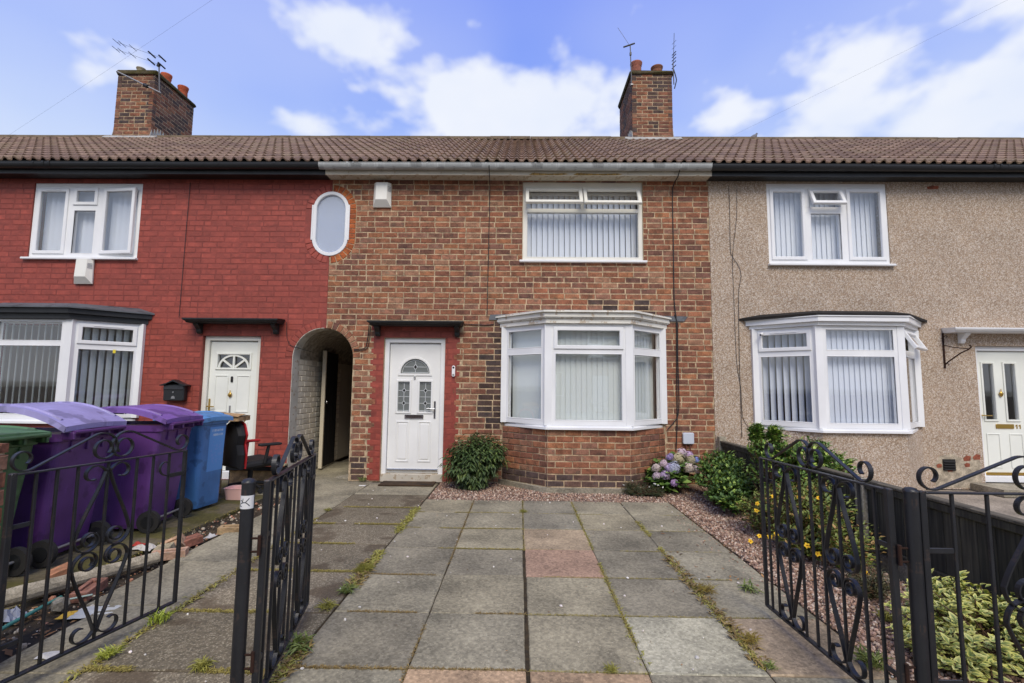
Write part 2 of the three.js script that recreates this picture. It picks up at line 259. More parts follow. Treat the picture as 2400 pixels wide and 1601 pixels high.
function layBricks({ u0, u1, v0, v1, holes = [], chord = [], split, seed, tone, rowShift = 0 }) {
  const rnd = rand32(seed), out = []; let row = 0;
  for (let v = v0; v < v1 - 0.02; v += COURSE, row++) {
    const y0 = v + JOINT / 2, y1 = Math.min(v + COURSE - JOINT / 2, v1); let list = [], x = u0 - ((row + rowShift) % 2) * PITCH / 2 - rnd() * 0.02;
    while (x < u1) { const w = PITCH * (rnd() < 0.05 ? 0.5 : 1) * (0.99 + rnd() * 0.02), a = Math.max(u0, x + JOINT / 2), b = Math.min(u1, x + w - JOINT / 2); if (b - a > 0.02) list.push([a, b, y0, y1]); x += w; }
    for (const h of holes) list = cutRect(list, h);
    for (const c of chord) { const k = c((y0 + y1) / 2); if (k) list = cutRect(list, [k[0], k[1], y0 - 1, y1 + 1]); }
    if (split) for (const x of split((y0 + y1) / 2, row)) list = cutRect(list, [x - JOINT / 2, x + JOINT / 2, y0 - 1, y1 + 1]);
    for (const [a, b, c, d] of list) { const t = tone((a + b) / 2, (c + d) / 2, rnd, row); out.push({ g: tint(brickGeo(a, b, c, d, rnd), t.c ?? t), red: !!t.red, u: (a + b) / 2, v: (c + d) / 2, size: (b - a) * (d - c) }); }
  }
  return out;
}
// the 300 that show largest become single bricks, the others one mass
function placeBricks(parent, bricks, mat, { max = 300, mass = 'brick_courses', redMat } = {}) {
  const cam = camera.position, m = new THREE.Vector3();
  for (const b of bricks) { b.g.computeBoundingBox(); b.g.boundingBox.getCenter(m); b.rank = b.size / m.distanceToSquared(cam); }
  bricks.sort((a, b) => b.rank - a.rank);
  bricks.slice(0, max).forEach((b) => wpart(parent, 'brick', b.g, b.red ? redMat : mat));
  const rest = bricks.slice(max);
  for (const [sel, mt, nm] of [[rest.filter((b) => !b.red), mat, mass], [rest.filter((b) => b.red), redMat, 'painted_' + mass]]) if (sel.length) { const o = wpart(parent, nm, merge(sel.map((b) => b.g)), mt); o.userData.kind = 'stuff'; }
}
const brickTones = [[158, 104, 78], [164, 109, 80], [152, 99, 74], [142, 93, 72], [138, 92, 73], [132, 90, 73], [170, 117, 86], [162, 114, 90], [150, 108, 88], [170, 114, 80], [126, 88, 74], [158, 102, 75], [160, 105, 78], [168, 125, 98], [150, 98, 72]].map(rgbl);
function browns(rnd, k = 1) { const c = brickTones[Math.floor(rnd() * brickTones.length)], f = (1.12 + rnd() * 0.26) * k; return [c[0] * f, c[1] * f, c[2] * f]; }
const redTone = (rnd) => { const c = rgbl([155, 72, 58]), f = 1.12 + rnd() * 0.17; return [c[0] * f, c[1] * f, c[2] * f]; };
const darkTone = (rnd) => { const c = rgbl([[98, 76, 68], [90, 74, 70], [106, 80, 70]][Math.floor(rnd() * 3)]), f = 1 + rnd() * 0.3; return [c[0] * f, c[1] * f, c[2] * f]; };
// wedge bricks round a curve: centre, radii, angles
function wedges(cx, cy, r0, r1, a0, a1, n, rnd, tone, out, red) {
  for (let i = 0; i < n; i++) {
    const A = lerp(a0, a1, (i + 0.07) / n), B = lerp(a0, a1, (i + 0.93) / n), P = (r, a) => [cx + Math.cos(a) * r, cy + Math.sin(a) * r];
    const lo = Math.min(A, B), hi = Math.max(A, B), g = ext([P(r0, lo), P(r1, lo), P(r1, hi), P(r0, hi)], -0.09, 0.004, [], 0.004);
    out.push({ g: tint(g, tone(rnd)), red, size: 0.02 });
  }
}

// ---------- windows, doors ----------
// lights: [x0, x1, y0, y1, {sash, open, hinge}] glass openings in the unit's own metres
function windowUnit({ w, h, lights, depth = 0.07, mat = MAT.upvc, glass = MAT.glass }) {
  const unit = new THREE.Group(); unit.name = 'window';
  const holes = lights.map(([a, b, c, d, o = {}]) => o.sash ? rect(a - 0.035, b + 0.035, c - 0.035, d + 0.035) : rect(a, b, c, d));
  part(unit, 'frame', ext(rect(0, w, 0, h), -depth, 0, holes, 0.005), mat);
  for (const [a, b, c, d, o = {}] of lights) {
    const M = new THREE.Matrix4();
    if (o.open) { const px = o.hinge === 'left' ? a - 0.05 : o.hinge === 'right' ? b + 0.05 : 0, py = o.hinge === 'top' ? d + 0.05 : 0; M.makeTranslation(px, py, 0.0).multiply(o.hinge === 'top' ? new THREE.Matrix4().makeRotationX(-o.open) : new THREE.Matrix4().makeRotationY(o.hinge === 'left' ? -o.open : o.open)).multiply(new THREE.Matrix4().makeTranslation(-px, -py, o.open ? 0.004 : 0)); }
    if (o.sash) { const s = ext(rect(a - 0.052, b + 0.052, c - 0.052, d + 0.052), -0.03, 0.018, [rect(a, b, c, d)], 0.006); s.applyMatrix4(M); part(unit, 'sash', s, mat); }
    else part(unit, 'bead', ext(rect(a - 0.012, b + 0.012, c - 0.012, d + 0.012), -0.022, -0.0025 + 0.006, [rect(a, b, c, d)], 0.004), mat);
    const z = o.sash ? -0.008 : -0.02, g = box(a - 0.006, b + 0.006, c - 0.006, d + 0.006, z - 0.002, z + 0.002); g.applyMatrix4(M); part(unit, 'pane', g, glass);
    if (o.trickle) part(unit, 'vent_slot', rbox(a + (b - a) * 0.2, b - (b - a) * 0.2, d + 0.02, d + 0.034, 0.0185, 0.026, 0.002), mat);
  }
  return unit;
}
function fit(parent, o, x, y, z, ry = 0) { o.position.set(x - parent.position.x, y - parent.position.y, z - parent.position.z); o.rotation.y = ry; parent.add(o); return o; }
const blindMats = { bay: std({ color: css([214, 222, 220]), roughness: 0.9 }), pale: std({ color: css([212, 220, 232]), roughness: 0.9 }), white: std({ color: css([226, 232, 240]), roughness: 0.9 }) };  // blue in the upstairs slat colours stands in for reflected sky
// vertical blind hanging behind glass: a thing with one mesh for each slat
function blind(label, { x, y0, y1, z, w, ry = 0, turn = 0.5, n, mat = blindMats.bay, seed = 1, gap, sway = 0.06 }) {
  const t = thing('vertical_blind', label, 'blind', [x, y0, z], ry, 'blinds hanging in the front windows'), rnd = rand32(seed), step = w / n;
  part(t, 'head_rail', rbox(0, w, y1 - y0 - 0.025, y1 - y0 + 0.02, -0.02, 0.02, 0.004), MAT.upvc);
  const g = box(-0.0445, 0.0445, 0, y1 - y0 - 0.03, -0.0008, 0.0008);
  for (let i = 0; i < n; i++) { if (gap && gap(i)) continue; const s = part(t, 'slat', g, mat); s.position.set(step * (i + 0.5), 0, 0); s.rotation.y = turn + (rnd() - 0.5) * sway; }
  return t;
}
function doorway(parent, { x0, x1, y0, y1, z, leafMat, frameMat = MAT.upvc, jamb = 0.07, thresh = 0.09, sillMat = MAT.upvc }) {
  wpart(parent, 'door_frame', ext([[x0, y0], [x0 + jamb, y0], [x0 + jamb, y1 - jamb], [x1 - jamb, y1 - jamb], [x1 - jamb, y0], [x1, y0], [x1, y1], [x0, y1]], z - 0.07, z, [], 0.005), frameMat);
  wpart(parent, 'threshold', rbox(x0 + 0.003, x1 - 0.003, y0 - 0.03, y0 + thresh, z - 0.08, z + 0.035, 0.006), sillMat);
}
function arcPts(cx, cy, r, a0, a1, n, sy = 1) { const o = []; for (let i = 0; i <= n; i++) { const a = lerp(a0, a1, i / n); o.push([cx + Math.cos(a) * r, cy + Math.sin(a) * r * sy]); } return o; }
function canopy(parent, { x0, x1, y, z, mat, bracketX }) { // shallow moulded shelf on two brackets over a door
  const prof = [[0.012, 0], [z - 0.05, 0], [z - 0.04, 0.018], [z - 0.015, 0.022], [z, 0.045], [z, 0.062], [0.012, 0.078]];
  const rings = [x0, x1].map((x, i) => prof.map(([d, h]) => [x + (i ? -1 : 1) * (h < 0.03 ? 0.03 : 0), y + h, d]));
  wpart(parent, 'door_canopy', flat(skin([rings[1], rings[0]])), mat);
  for (const bx of bracketX) { const p = [[0.012, -0.15], [0.05, -0.15], [0.07, -0.12], [0.075, -0.09], [0.12, -0.05], [0.15, -0.03], [0.16, -0.002], [0.012, -0.002]]; wpart(parent, 'canopy_bracket', xf(ext(p, -0.035, 0.035, [], 0.004), { r: [0, -Math.PI / 2, 0], p: [bx, y, 0] }), mat); }
}

// ---------- shell of one house: rear and party walls, floor, roof ----------
const EAVE = { z: 0.30, y: 4.735 }, RIDGE = { z: -3.1, y: 6.885 };
const roofDir = new THREE.Vector3(0, RIDGE.y - EAVE.y, RIDGE.z - EAVE.z), slopeLen = roofDir.length(); roofDir.normalize();
const pitchAngle = Math.atan2(RIDGE.y - EAVE.y, EAVE.z - RIDGE.z);
const TW = 0.29, ROWS = 12, GAUGE = (slopeLen - 0.10) / ROWS;
const tileGeos = [0, 1, 2].map((k) => { // double-roll interlocking tile: x across, y up from the battens, z down the slope
  const prof = [], rnd = rand32(900 + k), W = TW + 0.004;
  for (const [u, h] of [[0, 0.004], [0.16, 0], [0.22, 0.008], [0.26, 0.028], [0.35, 0.044], [0.44, 0.028], [0.48, 0.006], [0.62, 0], [0.71, 0.008], [0.75, 0.028], [0.84, 0.044], [0.93, 0.028], [0.97, 0.008], [1.0, 0.004]]) prof.push([(u - 0.5) * W, h + 0.014]);
  const L = GAUGE + 0.07, v = [], q = (a, b, c, d) => v.push(...a, ...b, ...c, ...a, ...c, ...d), tail = 0.022, e = () => (rnd() - 0.5) * 0.006;
  for (let i = 0; i + 1 < prof.length; i++) { const [a, h] = prof[i], [b, g] = prof[i + 1]; const t0 = [a, h + tail, 0 + e()], t1 = [b, g + tail, 0 + e()], u0 = [a, h - 0.008, -L], u1 = [b, g - 0.008, -L]; q(t0, t1, u1, u0); q([a, h + tail - 0.024, 0], [b, g + tail - 0.024, 0], t1, t0); }
  return flat(soup(v));
});
function roof(house, x0, x1, seed) {
  const rnd = rand32(seed), base = house.position;
  const deck = [[EAVE.z, EAVE.y - 0.02], [RIDGE.z, RIDGE.y - 0.03], [RIDGE.z * 2 - EAVE.z, EAVE.y - 0.02], [RIDGE.z * 2 - EAVE.z, EAVE.y - 0.07], [RIDGE.z, RIDGE.y - 0.09], [EAVE.z, EAVE.y - 0.07]];
  const R = wpart(house, 'roof', skin([deck.map(([z, y]) => [x1, y, z]), deck.map(([z, y]) => [x0, y, z])]), MAT.felt);
  const cols = Math.round((x1 - x0) / TW), step = (x1 - x0) / cols;
  for (let r = 0; r < ROWS; r++) for (let c = 0; c < cols; c++) {
    const d = r * GAUGE - 0.02, o = part(R, 'roof_tile', tileGeos[Math.floor(rnd() * 3)], MAT.tile[Math.floor(rnd() * 5)]);
    o.position.set(x0 + step * (c + 0.5) - base.x, EAVE.y + roofDir.y * d - 0.022, EAVE.z + roofDir.z * d + 0.012);
    o.rotation.set(pitchAngle, 0, (rnd() - 0.5) * 0.012); o.rotation.y = (rnd() - 0.5) * 0.008; o.scale.x = step / TW;
  }
  const n = Math.round((x1 - x0) / 0.45);
  for (let i = 0; i < n; i++) { const w = (x1 - x0) / n, g = new THREE.CylinderGeometry(0.115, 0.115, w - 0.006, 12, 1, false, 0, Math.PI); g.rotateZ(Math.PI / 2); const k = fin(g); const o = part(R, 'ridge_tile', k, MAT.ridge); o.position.set(x0 + w * (i + 0.5) - base.x, RIDGE.y - 0.045 + (rnd() - 0.5) * 0.008, RIDGE.z); }
  return R;
}
function shell(house, x0, x1, { lowL = x0 + 0.23, lowR = x1 - 0.23 } = {}) { // lowL, lowR: where the ground floor ends beside the covered passage
  const zb = RIDGE.z * 2 - 0.02; // rear wall
  wpart(house, 'rear_wall', merge([box(x0 + 0.23, x1 - 0.23, 2.46, 4.66, zb - 0.22, zb), box(lowL, lowR, 0, 2.46, zb - 0.22, zb)]), MAT.plaster);
  for (const [a, b, lo] of [[x0 + 0.004, x0 + 0.226, lowL > x0 + 0.24 ? 2.46 : 0], [x1 - 0.226, x1 - 0.004, lowR < x1 - 0.24 ? 2.46 : 0]]) wpart(house, 'party_wall', skin([b, a].map((x) => [[x, lo, -0.24], [x, 4.63, -0.24], [x, RIDGE.y - 0.14, RIDGE.z], [x, 4.63, zb - 0.2], [x, lo, zb - 0.2]])), MAT.inside);
  wpart(house, 'upper_floor', box(x0 + 0.23, x1 - 0.23, 2.62, 2.84, zb + 0.004, -0.245), MAT.inside);
  wpart(house, 'ground_floor', box(lowL, lowR, -0.2, 0.06, zb + 0.004, -0.245), MAT.inside);
  wpart(house, 'bedroom_ceiling', box(x0 + 0.23, x1 - 0.23, 4.60, 4.64, zb + 0.004, -0.245), MAT.inside);
  wpart(house, 'room_wall', box((x0 + x1) / 2 - 0.05, (x0 + x1) / 2 + 0.05, 0.065, 2.615, zb + 0.004, -0.9), MAT.inside);
}
function gutter(house, x0, x1, mat, seed, joints) {
  const rnd = rand32(seed), P = [], r = 0.062, cy = 4.70, cz = 0.275;
  for (let i = 0; i <= 12; i++) { const a = Math.PI + Math.PI * i / 12; P.push([cz + Math.cos(a) * r, cy + Math.sin(a) * r * 1.25]); }
  P.push([cz + r + 0.006, cy + 0.012], [cz + r - 0.004, cy + 0.012]);
  for (let i = 12; i >= 0; i--) { const a = Math.PI + Math.PI * i / 12; P.push([cz + Math.cos(a) * (r - 0.005), cy + 0.002 + Math.sin(a) * (r - 0.005) * 1.25]); }
  const G = wpart(house, 'gutter', flat(skin([x1, lerp(x0, x1, 0.66), lerp(x0, x1, 0.33), x0].map((x, i) => P.map(([z, y]) => [x, y - [0, 0.006, 0.002, 0.004][i] * 1, z])))), mat);
  const ring = (x, w, k) => { const q = []; for (let i = 0; i <= 12; i++) { const a = Math.PI * 0.98 + Math.PI * 1.04 * i / 12; q.push([cz + Math.cos(a) * (r + k), cy + 0.004 + Math.sin(a) * (r + k) * 1.25]); } const q2 = q.slice().reverse().map(([z, y]) => [lerp(cz, z, 0.95), lerp(cy, y, 0.95)]); return flat(skin([x + w, x].map((xx) => [...q, ...q2].map(([z, y]) => [xx, y, z])))); };
  for (let x = x0 + 0.4 + rnd() * 0.3; x < x1 - 0.1; x += 0.82 + rnd() * 0.25) wpart(G, 'gutter_bracket', ring(x, 0.022, 0.004), mat);
  for (const x of joints) for (const d of [0, 0.09]) wpart(G, 'gutter_joint', ring(x + d, 0.03, 0.007), mat);
}
function bayOutline(cx, o = 0, half = 1.1975, fh = 0.563, d = 0.55, zb = 0) { const k = 0.5; return [[cx - half - o, zb], [cx - fh - o * k, d + o], [cx + fh + o * k, d + o], [cx + half + o, zb]]; }
const BAY = { half: 1.1975, fh: 0.563, d: 0.55, y0: 0.885, y1: 2.285 };
const splay = Math.hypot(BAY.half - BAY.fh, BAY.d), splayAng = Math.atan2(BAY.d, BAY.half - BAY.fh);
function bayUnits(house, cx, front, left, right, mat = MAT.upvc) {
  const h = BAY.y1 - BAY.y0, W = BAY.fh * 2 - 0.07, S = splay - 0.075, out = [];
  const add = (lights, w, x, z, ry, nm) => { const u = windowUnit({ w, h, lights, mat }); u.name = nm; fit(house, u, x, BAY.y0, z, ry); out.push(u); };
  add(front, W, cx - W / 2, BAY.d, 0, 'bay_front_window');
  const c = Math.cos(splayAng), s = Math.sin(splayAng);
  if (left) add(left, S, cx - BAY.half + 0.035 * c, 0.035 * s, -splayAng, 'bay_side_window');
  if (right) add(right, S, cx + BAY.fh + 0.04 * c, BAY.d - 0.04 * s, splayAng, 'bay_side_window');
  for (const sd of [-1, 1]) { const px = cx + sd * (BAY.fh - 0.006), pz = BAY.d - 0.034, q = [[px - 0.06, pz - 0.03], [px - 0.05, pz + 0.042], [px + 0.05, pz + 0.042], [px + 0.06, pz - 0.03]]; wpart(house, 'corner_post', prismY(q, BAY.y0, BAY.y1), mat); const ex = cx + sd * (BAY.half - 0.02); wpart(house, 'corner_post', prismY([[ex - 0.045, 0.002], [ex - 0.045, 0.05], [ex + 0.04, 0.05], [ex + 0.04, 0.002]], BAY.y0, BAY.y1), mat); }
  wpart(house, 'bay_sill', prismY(bayOutline(cx, 0.055, BAY.half, BAY.fh, BAY.d, -0.1), 0.832, 0.862), mat);
  wpart(house, 'bay_sill_upstand', prismY(bayOutline(cx, 0.012, BAY.half, BAY.fh, BAY.d, -0.1), 0.862, BAY.y0), mat);
}
// ---------- the three houses ----------
const ARCH = { x: -2.95, y: 1.80, r: 0.457 }, OVAL = { x: -2.925, y0: 3.643, y1: 4.111, r: 0.275 };
const archChord = (R) => (y) => y < ARCH.y ? [ARCH.x - (R - 0.105), ARCH.x + (R - 0.105)] : (y - ARCH.y < R ? (() => { const c = Math.sqrt(R * R - (y - ARCH.y) ** 2); return [ARCH.x - c, ARCH.x + c]; })() : null);
const ovalChord = (R) => (y) => { const d = y > OVAL.y1 ? y - OVAL.y1 : y < OVAL.y0 ? OVAL.y0 - y : 0; return d < R ? [OVAL.x - Math.sqrt(R * R - d * d), OVAL.x + Math.sqrt(R * R - d * d)] : null; };
const ovalSide = (R, s) => [...arcPts(OVAL.x, OVAL.y1, R, Math.PI / 2, Math.PI / 2 - s * Math.PI / 2, 10), ...arcPts(OVAL.x, OVAL.y0, R, s > 0 ? 0 : Math.PI, s > 0 ? -Math.PI / 2 : Math.PI * 1.5, 10)];

function chimney(house, x0, x1, pots, seed) {
  const z0 = -4.2, z1 = -2.9, y0 = 6.2, y1 = 8.30, rnd = rand32(seed), all = [];
  const C = wpart(house, 'chimney', box(x0 + 0.005, x1 - 0.005, y0, y1, z0 + 0.005, z1 - 0.005), MAT.mortar);
  const grime = (u, v, r) => { const soot = fbm3(u * 4 + seed, v * 3, 1, 3, seed) + (v > y1 - 0.35 ? 0.22 : 0); return soot > 0.60 ? darkTone(r) : browns(r, 0.86); };
  for (const [w, rx, px, pz] of [[x1 - x0, 0, x0, z1], [z1 - z0, Math.PI / 2, x1, z1], [z1 - z0, -Math.PI / 2, x0, z0]]) {
    const L = layBricks({ u0: 0, u1: w, v0: y0, v1: y1, seed: seed + px * 7 + rx, tone: grime });
    for (const b of L) { b.g.applyMatrix4(new THREE.Matrix4().makeTranslation(px, 0, pz).multiply(new THREE.Matrix4().makeRotationY(rx))); all.push(b); }
  }
  placeBricks(C, all, MAT.brick, { max: 0, mass: 'chimney_bricks' });
  const cap = []; for (const [d, y] of [[0.03, y1 - 0.01], [0.045, y1 + 0.03], [0.03, y1 + 0.07], [-0.10, y1 + 0.11], [-0.16, y1 + 0.13]]) { const ring = []; for (const [cx, cz, a] of [[x1 + d - 0.06, z1 + d - 0.06, 0], [x0 - d + 0.06, z1 + d - 0.06, 1], [x0 - d + 0.06, z0 - d + 0.06, 2], [x1 + d - 0.06, z0 - d + 0.06, 3]]) for (let k = 0; k < 3; k++) { const t = (a + k / 2) * Math.PI / 2; ring.push([cx + Math.cos(t) * 0.06 + (rnd() - 0.5) * 0.02, y + (rnd() - 0.5) * 0.02, cz + Math.sin(t) * 0.06 + (rnd() - 0.5) * 0.02]); } cap.push(ring.reverse()); }
  wpart(C, 'mortar_cap', skin(cap), std({ map: T.mossy, color: css([196, 190, 170]), roughness: 1 }));
  for (const [x, z, r, h, c] of pots) {
    const g = lathe([[r * 0.98, 0], [r * 0.94, h * 0.25], [r * 0.9, h * 0.62], [r * 0.92, h * 0.7], [r * 1.0, h * 0.74], [r * 0.98, h * 0.82], [r * 1.08, h * 0.9], [r * 1.1, h], [r * 0.94, h], [r * 0.82, h * 0.8], [r * 0.8, 0.02]]); g.translate(x, y1 + 0.06, z);
    wpart(C, 'chimney_pot', g, std({ map: T.brick, color: css(c), roughness: 0.95, side: THREE.DoubleSide }));
  }
  const ry = (z) => EAVE.y + (EAVE.z - z) * (RIDGE.y - EAVE.y) / (EAVE.z - RIDGE.z), f = [];
  f.push(skin([[x1 + 0.17, 1], [x0 - 0.17, 0]].map(([x]) => [[x, ry(-2.8) + 0.05, -2.79], [x, ry(-2.9) + 0.085, -2.885], [x, ry(-2.9) + 0.02, -2.9], [x, ry(-2.8) + 0.03, -2.8]])));
  for (const [xx, s] of [[x1, 1], [x0, -1]]) for (let k = 0; k < 5; k++) { const z = -2.9 - k * 0.085, a = ry(Math.max(z, -3.1)) + 0.03; const q = s > 0 ? [xx, xx + 0.012] : [xx - 0.012, xx]; f.push(skin([q[1], q[0]].map((x) => [[x, a, z + 0.03], [x, a + 0.21, z - 0.015], [x, a + 0.05, z - 0.095], [x, a - 0.03, z - 0.08]]))); }
  wpart(C, 'lead_flashing', merge(f), MAT.leadPale);
}

// ----- number 9: bare brick house -----
{
  const H = thing('terraced_house', 'brown brick terraced house with white door and white bay window', 'house', [-0.02, 0, 0], 0, 'houses of the terrace'), X0 = -2.92, X1 = 2.88;
  const cx = 0.957, win = [0.035, 1.876, 3.315, 4.565], door = [-2.03, -1.11, -0.02, 2.118];
  const outline = [[ARCH.x + ARCH.r, 0], [X1, 0], [X1, 4.60], [X0, 4.60], ...ovalSide(OVAL.r, 1).map(([x, y]) => [Math.max(x, X0), y]), ...arcPts(ARCH.x, ARCH.y, ARCH.r, Math.PI / 2 - 0.066, 0, 12)];
  const wall = wpart(H, 'front_wall', ext(outline, -0.23, -0.004, [rect(win[0], win[1], win[2], win[3]), rect(door[0] + 0.001, door[1], 0.001, door[3]), rect(cx - 1.16, cx + 1.16, BAY.y0, BAY.y1)]), MAT.mortar);
  const toothL = (r) => (r % 2 ? -2.127 : -2.256), toothR = (r) => (r % 2 ? -0.988 : -0.878);
  const tone = (u, v, r, row) => {
    if (v < 2.29 && u > toothL(row) && u < toothR(row)) return { c: redTone(r), red: true };
    if (v < 0.36 && u < -2.2) return darkTone(r);
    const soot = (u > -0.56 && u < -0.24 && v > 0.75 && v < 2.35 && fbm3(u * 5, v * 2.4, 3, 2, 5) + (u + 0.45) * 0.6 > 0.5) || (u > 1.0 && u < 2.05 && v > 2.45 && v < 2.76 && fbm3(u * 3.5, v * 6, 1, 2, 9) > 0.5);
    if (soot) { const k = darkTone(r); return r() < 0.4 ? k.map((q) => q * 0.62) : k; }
    return browns(r);
  };
  const ring = [], rr = rand32(77);
  wedges(ARCH.x, ARCH.y, ARCH.r + 0.004, ARCH.r + 0.108, Math.PI / 2 - 0.09, 0.02, 9, rr, (r) => browns(r, 1.02), ring, false);
  const orange = (r) => { const c = rgbl([[196, 108, 58], [184, 98, 56], [204, 120, 66]][Math.floor(r() * 3)]); return c.map((q) => q * 1.2); };
  wedges(OVAL.x, OVAL.y1, OVAL.r + 0.004, OVAL.r + 0.112, Math.PI / 2 - 0.06, 0, 6, rr, orange, ring, false);
  wedges(OVAL.x, OVAL.y0, OVAL.r + 0.004, OVAL.r + 0.112, 0, -Math.PI / 2 + 0.06, 6, rr, orange, ring, false);
  for (let i = 0; i < 6; i++) { const a = lerp(OVAL.y0, OVAL.y1, (i + 0.06) / 6), b = lerp(OVAL.y0, OVAL.y1, (i + 0.94) / 6); ring.push({ g: tint(ext(rect(OVAL.x + OVAL.r + 0.004, OVAL.x + OVAL.r + 0.112, a, b), -0.09, 0.004, [], 0.004), orange(rr)), size: 0.02 }); }
  const bricks = layBricks({ u0: X0, u1: X1, v0: 0.012, v1: 4.60, seed: 9, tone, holes: [[win[0], win[1], win[2], win[3]], [door[0], door[1], door[2], door[3]], [cx - 1.2, cx + 1.2, -1, 2.44]], chord: [archChord(ARCH.r + 0.105 + 0.008), ovalChord(OVAL.r + 0.118)], split: (y, row) => y < 2.29 ? [toothL(row), toothR(row)] : [] });
  // brick base of the bay
  const bayB = [], c = Math.cos(splayAng), s = Math.sin(splayAng);
  for (const [w, x, z, ry, sd] of [[BAY.fh * 2, cx - BAY.fh, BAY.d, 0, 21], [splay, cx - BAY.half, 0, -splayAng, 22], [splay, cx + BAY.fh, BAY.d, splayAng, 23]])
    for (const b of layBricks({ u0: 0.004, u1: w - 0.004, v0: 0.063, v1: 0.832, seed: sd, rowShift: sd === 21 ? 0 : 1, tone: (u, v, r) => v < 0.24 && r() < 0.8 ? darkTone(r).map((q) => q * 1.25) : browns(r, 0.98) })) { b.g.applyMatrix4(new THREE.Matrix4().makeTranslation(x, 0, z).multiply(new THREE.Matrix4().makeRotationY(ry))); bayB.push(b); }
  placeBricks(wall, [...ring, ...bricks, ...bayB], MAT.brick, { redMat: MAT.redBrick });
  wpart(H, 'bay_base', prismY(bayOutline(cx, -0.005, BAY.half, BAY.fh, BAY.d, -0.02), -0.05, 0.831), MAT.mortar);
  wpart(H, 'bay_plinth', prismY(bayOutline(cx, 0.05, BAY.half, BAY.fh, BAY.d, 0.004), -0.1, 0.058), MAT.concrete);
  for (const [a, b, y0, y1] of [[-2.19, -2.032, 0.01, 2.2], [-1.108, -0.93, 0.01, 2.2], [-2.19, -0.93, 2.12, 2.285]]) wpart(H, 'painted_mortar', box(a, b, y0, y1, -0.0039, -0.0012 - (y0 > 1 ? 0.0006 : 0)), MAT.redMortar);
  shell(H, X0, X1, { lowL: -2.285 }); roof(H, X0, X1, 91);
  gutter(H, X0 - 0.10, X1 - 0.06, MAT.gutterGrey, 5, [-2.6, 0.2]);
  wpart(H, 'soffit', box(X0 - 0.03, X1 - 0.03, 4.575, 4.60, 0.004, 0.205), MAT.soffit);
  wpart(H, 'fascia_board', box(X0 - 0.03, X1 - 0.03, 4.56, 4.705, 0.206, 0.226), MAT.soffit);
  for (const [a, b] of [[0.12, 0.72], [0.78, 1.52]]) wpart(H, 'peeled_paint', ext([[a, 4.567], [a + 0.1, 4.563], [b - 0.1, 4.566], [b, 4.58], [b - 0.07, 4.595], [a + (b - a) * 0.5, 4.588], [a + 0.06, 4.598]], 0.2265, 0.2285), std({ map: T.wood, color: css([206, 168, 96]), roughness: 0.95 }));
  // upper window with two top vents propped open
  const w9 = windowUnit({ w: win[1] - win[0], h: win[3] - win[2], mat: MAT.upvcOld, lights: [[0.075, 1.77, 0.07, 0.765], [0.095, 0.86, 0.865, 1.10, { sash: 1, open: 0.52, hinge: 'top' }], [0.98, 1.745, 0.865, 1.10, { sash: 1, open: 0.5, hinge: 'top' }]] });
  fit(H, w9, win[0], win[2], -0.03); part(w9, 'sill', rbox(-0.045, 1.886, -0.03, 0.004, -0.05, 0.085, 0.006), MAT.upvc);
  // bay
  const top = [0.10, 0.955, 1.095, 1.30, { sash: 1 }];
  bayUnits(H, cx, [top, [0.075, 0.98, 0.075, 0.975]], [[0.075, 0.69, 1.08, 1.32], [0.075, 0.69, 0.075, 0.975]], [[0.075, 0.69, 1.08, 1.32], [0.075, 0.69, 0.075, 0.975]]);
  for (const [o, a, b] of [[0.05, 2.285, 2.345], [0.075, 2.348, 2.366], [0.095, 2.366, 2.425], [0.13, 2.428, 2.452]]) wpart(H, 'bay_cornice', prismY(bayOutline(cx, o, BAY.half, BAY.fh, BAY.d, 0.004), a, b), MAT.cornice);
  { const lo = bayOutline(cx, 0.125, BAY.half, BAY.fh, BAY.d, 0.012), hi = bayOutline(cx, -0.15, BAY.half, BAY.fh, BAY.d, 0.012); wpart(H, 'bay_roof', skin([lo.map(([x, z]) => [x, 2.455, z]).reverse(), hi.map(([x, z]) => [x, 2.50, z]).reverse()]), MAT.cornice); }
  wpart(H, 'lead_flashing', merge([ext([[-0.46, 2.40], [2.46, 2.40], [2.52, 2.475], [1.8, 2.49], [0.9, 2.485], [-0.1, 2.492], [-0.44, 2.478]], 0.005, 0.013)]), MAT.lead);
  // front door
  doorway(H, { x0: door[0], x1: door[1], y0: 0.02, y1: door[3], z: -0.045, sillMat: std({ map: T.flaky, color: css([212, 204, 190]), roughness: 0.9 }) });
  const dx = -1.955, dw = 0.77, dy = 0.115, dh = 1.925, zl = -0.085;
  const fan = [[0.165, 1.47], [0.605, 1.47], ...arcPts(0.385, 1.47, 0.22, 0, Math.PI, 14, 1.0).slice(1, -1)], gl = [rect(0.135, 0.31, 0.90, 1.345), rect(0.46, 0.635, 0.90, 1.345)];
  const D = wpart(H, 'front_door', xf(ext(rect(0, dw, 0, dh), -0.045, 0, [fan, ...gl], 0.003), { p: [dx, dy, zl] }), MAT.doorWhite);
  const add = (n, g, m) => wpart(D, n, xf(g, { p: [dx, dy, zl] }), m);
  const grow = (r, k) => rect(r[0][0] - k, r[1][0] + k, r[0][1] - k, r[2][1] + k);
  for (const r of gl) { add('moulding', ext(grow(r, 0.03), 0, 0.014, [r], 0.005), MAT.doorWhite); add('pane', box(r[0][0], r[1][0], r[0][1], r[2][1], -0.026, -0.02), MAT.obscure); }
  add('moulding', ext([[0.13, 1.435], [0.64, 1.435], [0.64, 1.47], ...arcPts(0.385, 1.475, 0.25, 0, Math.PI, 14).slice(0), [0.13, 1.47]], 0, 0.014, [fan], 0.005), MAT.doorWhite);
  add('pane', ext(fan, -0.026, -0.02), MAT.obscure);
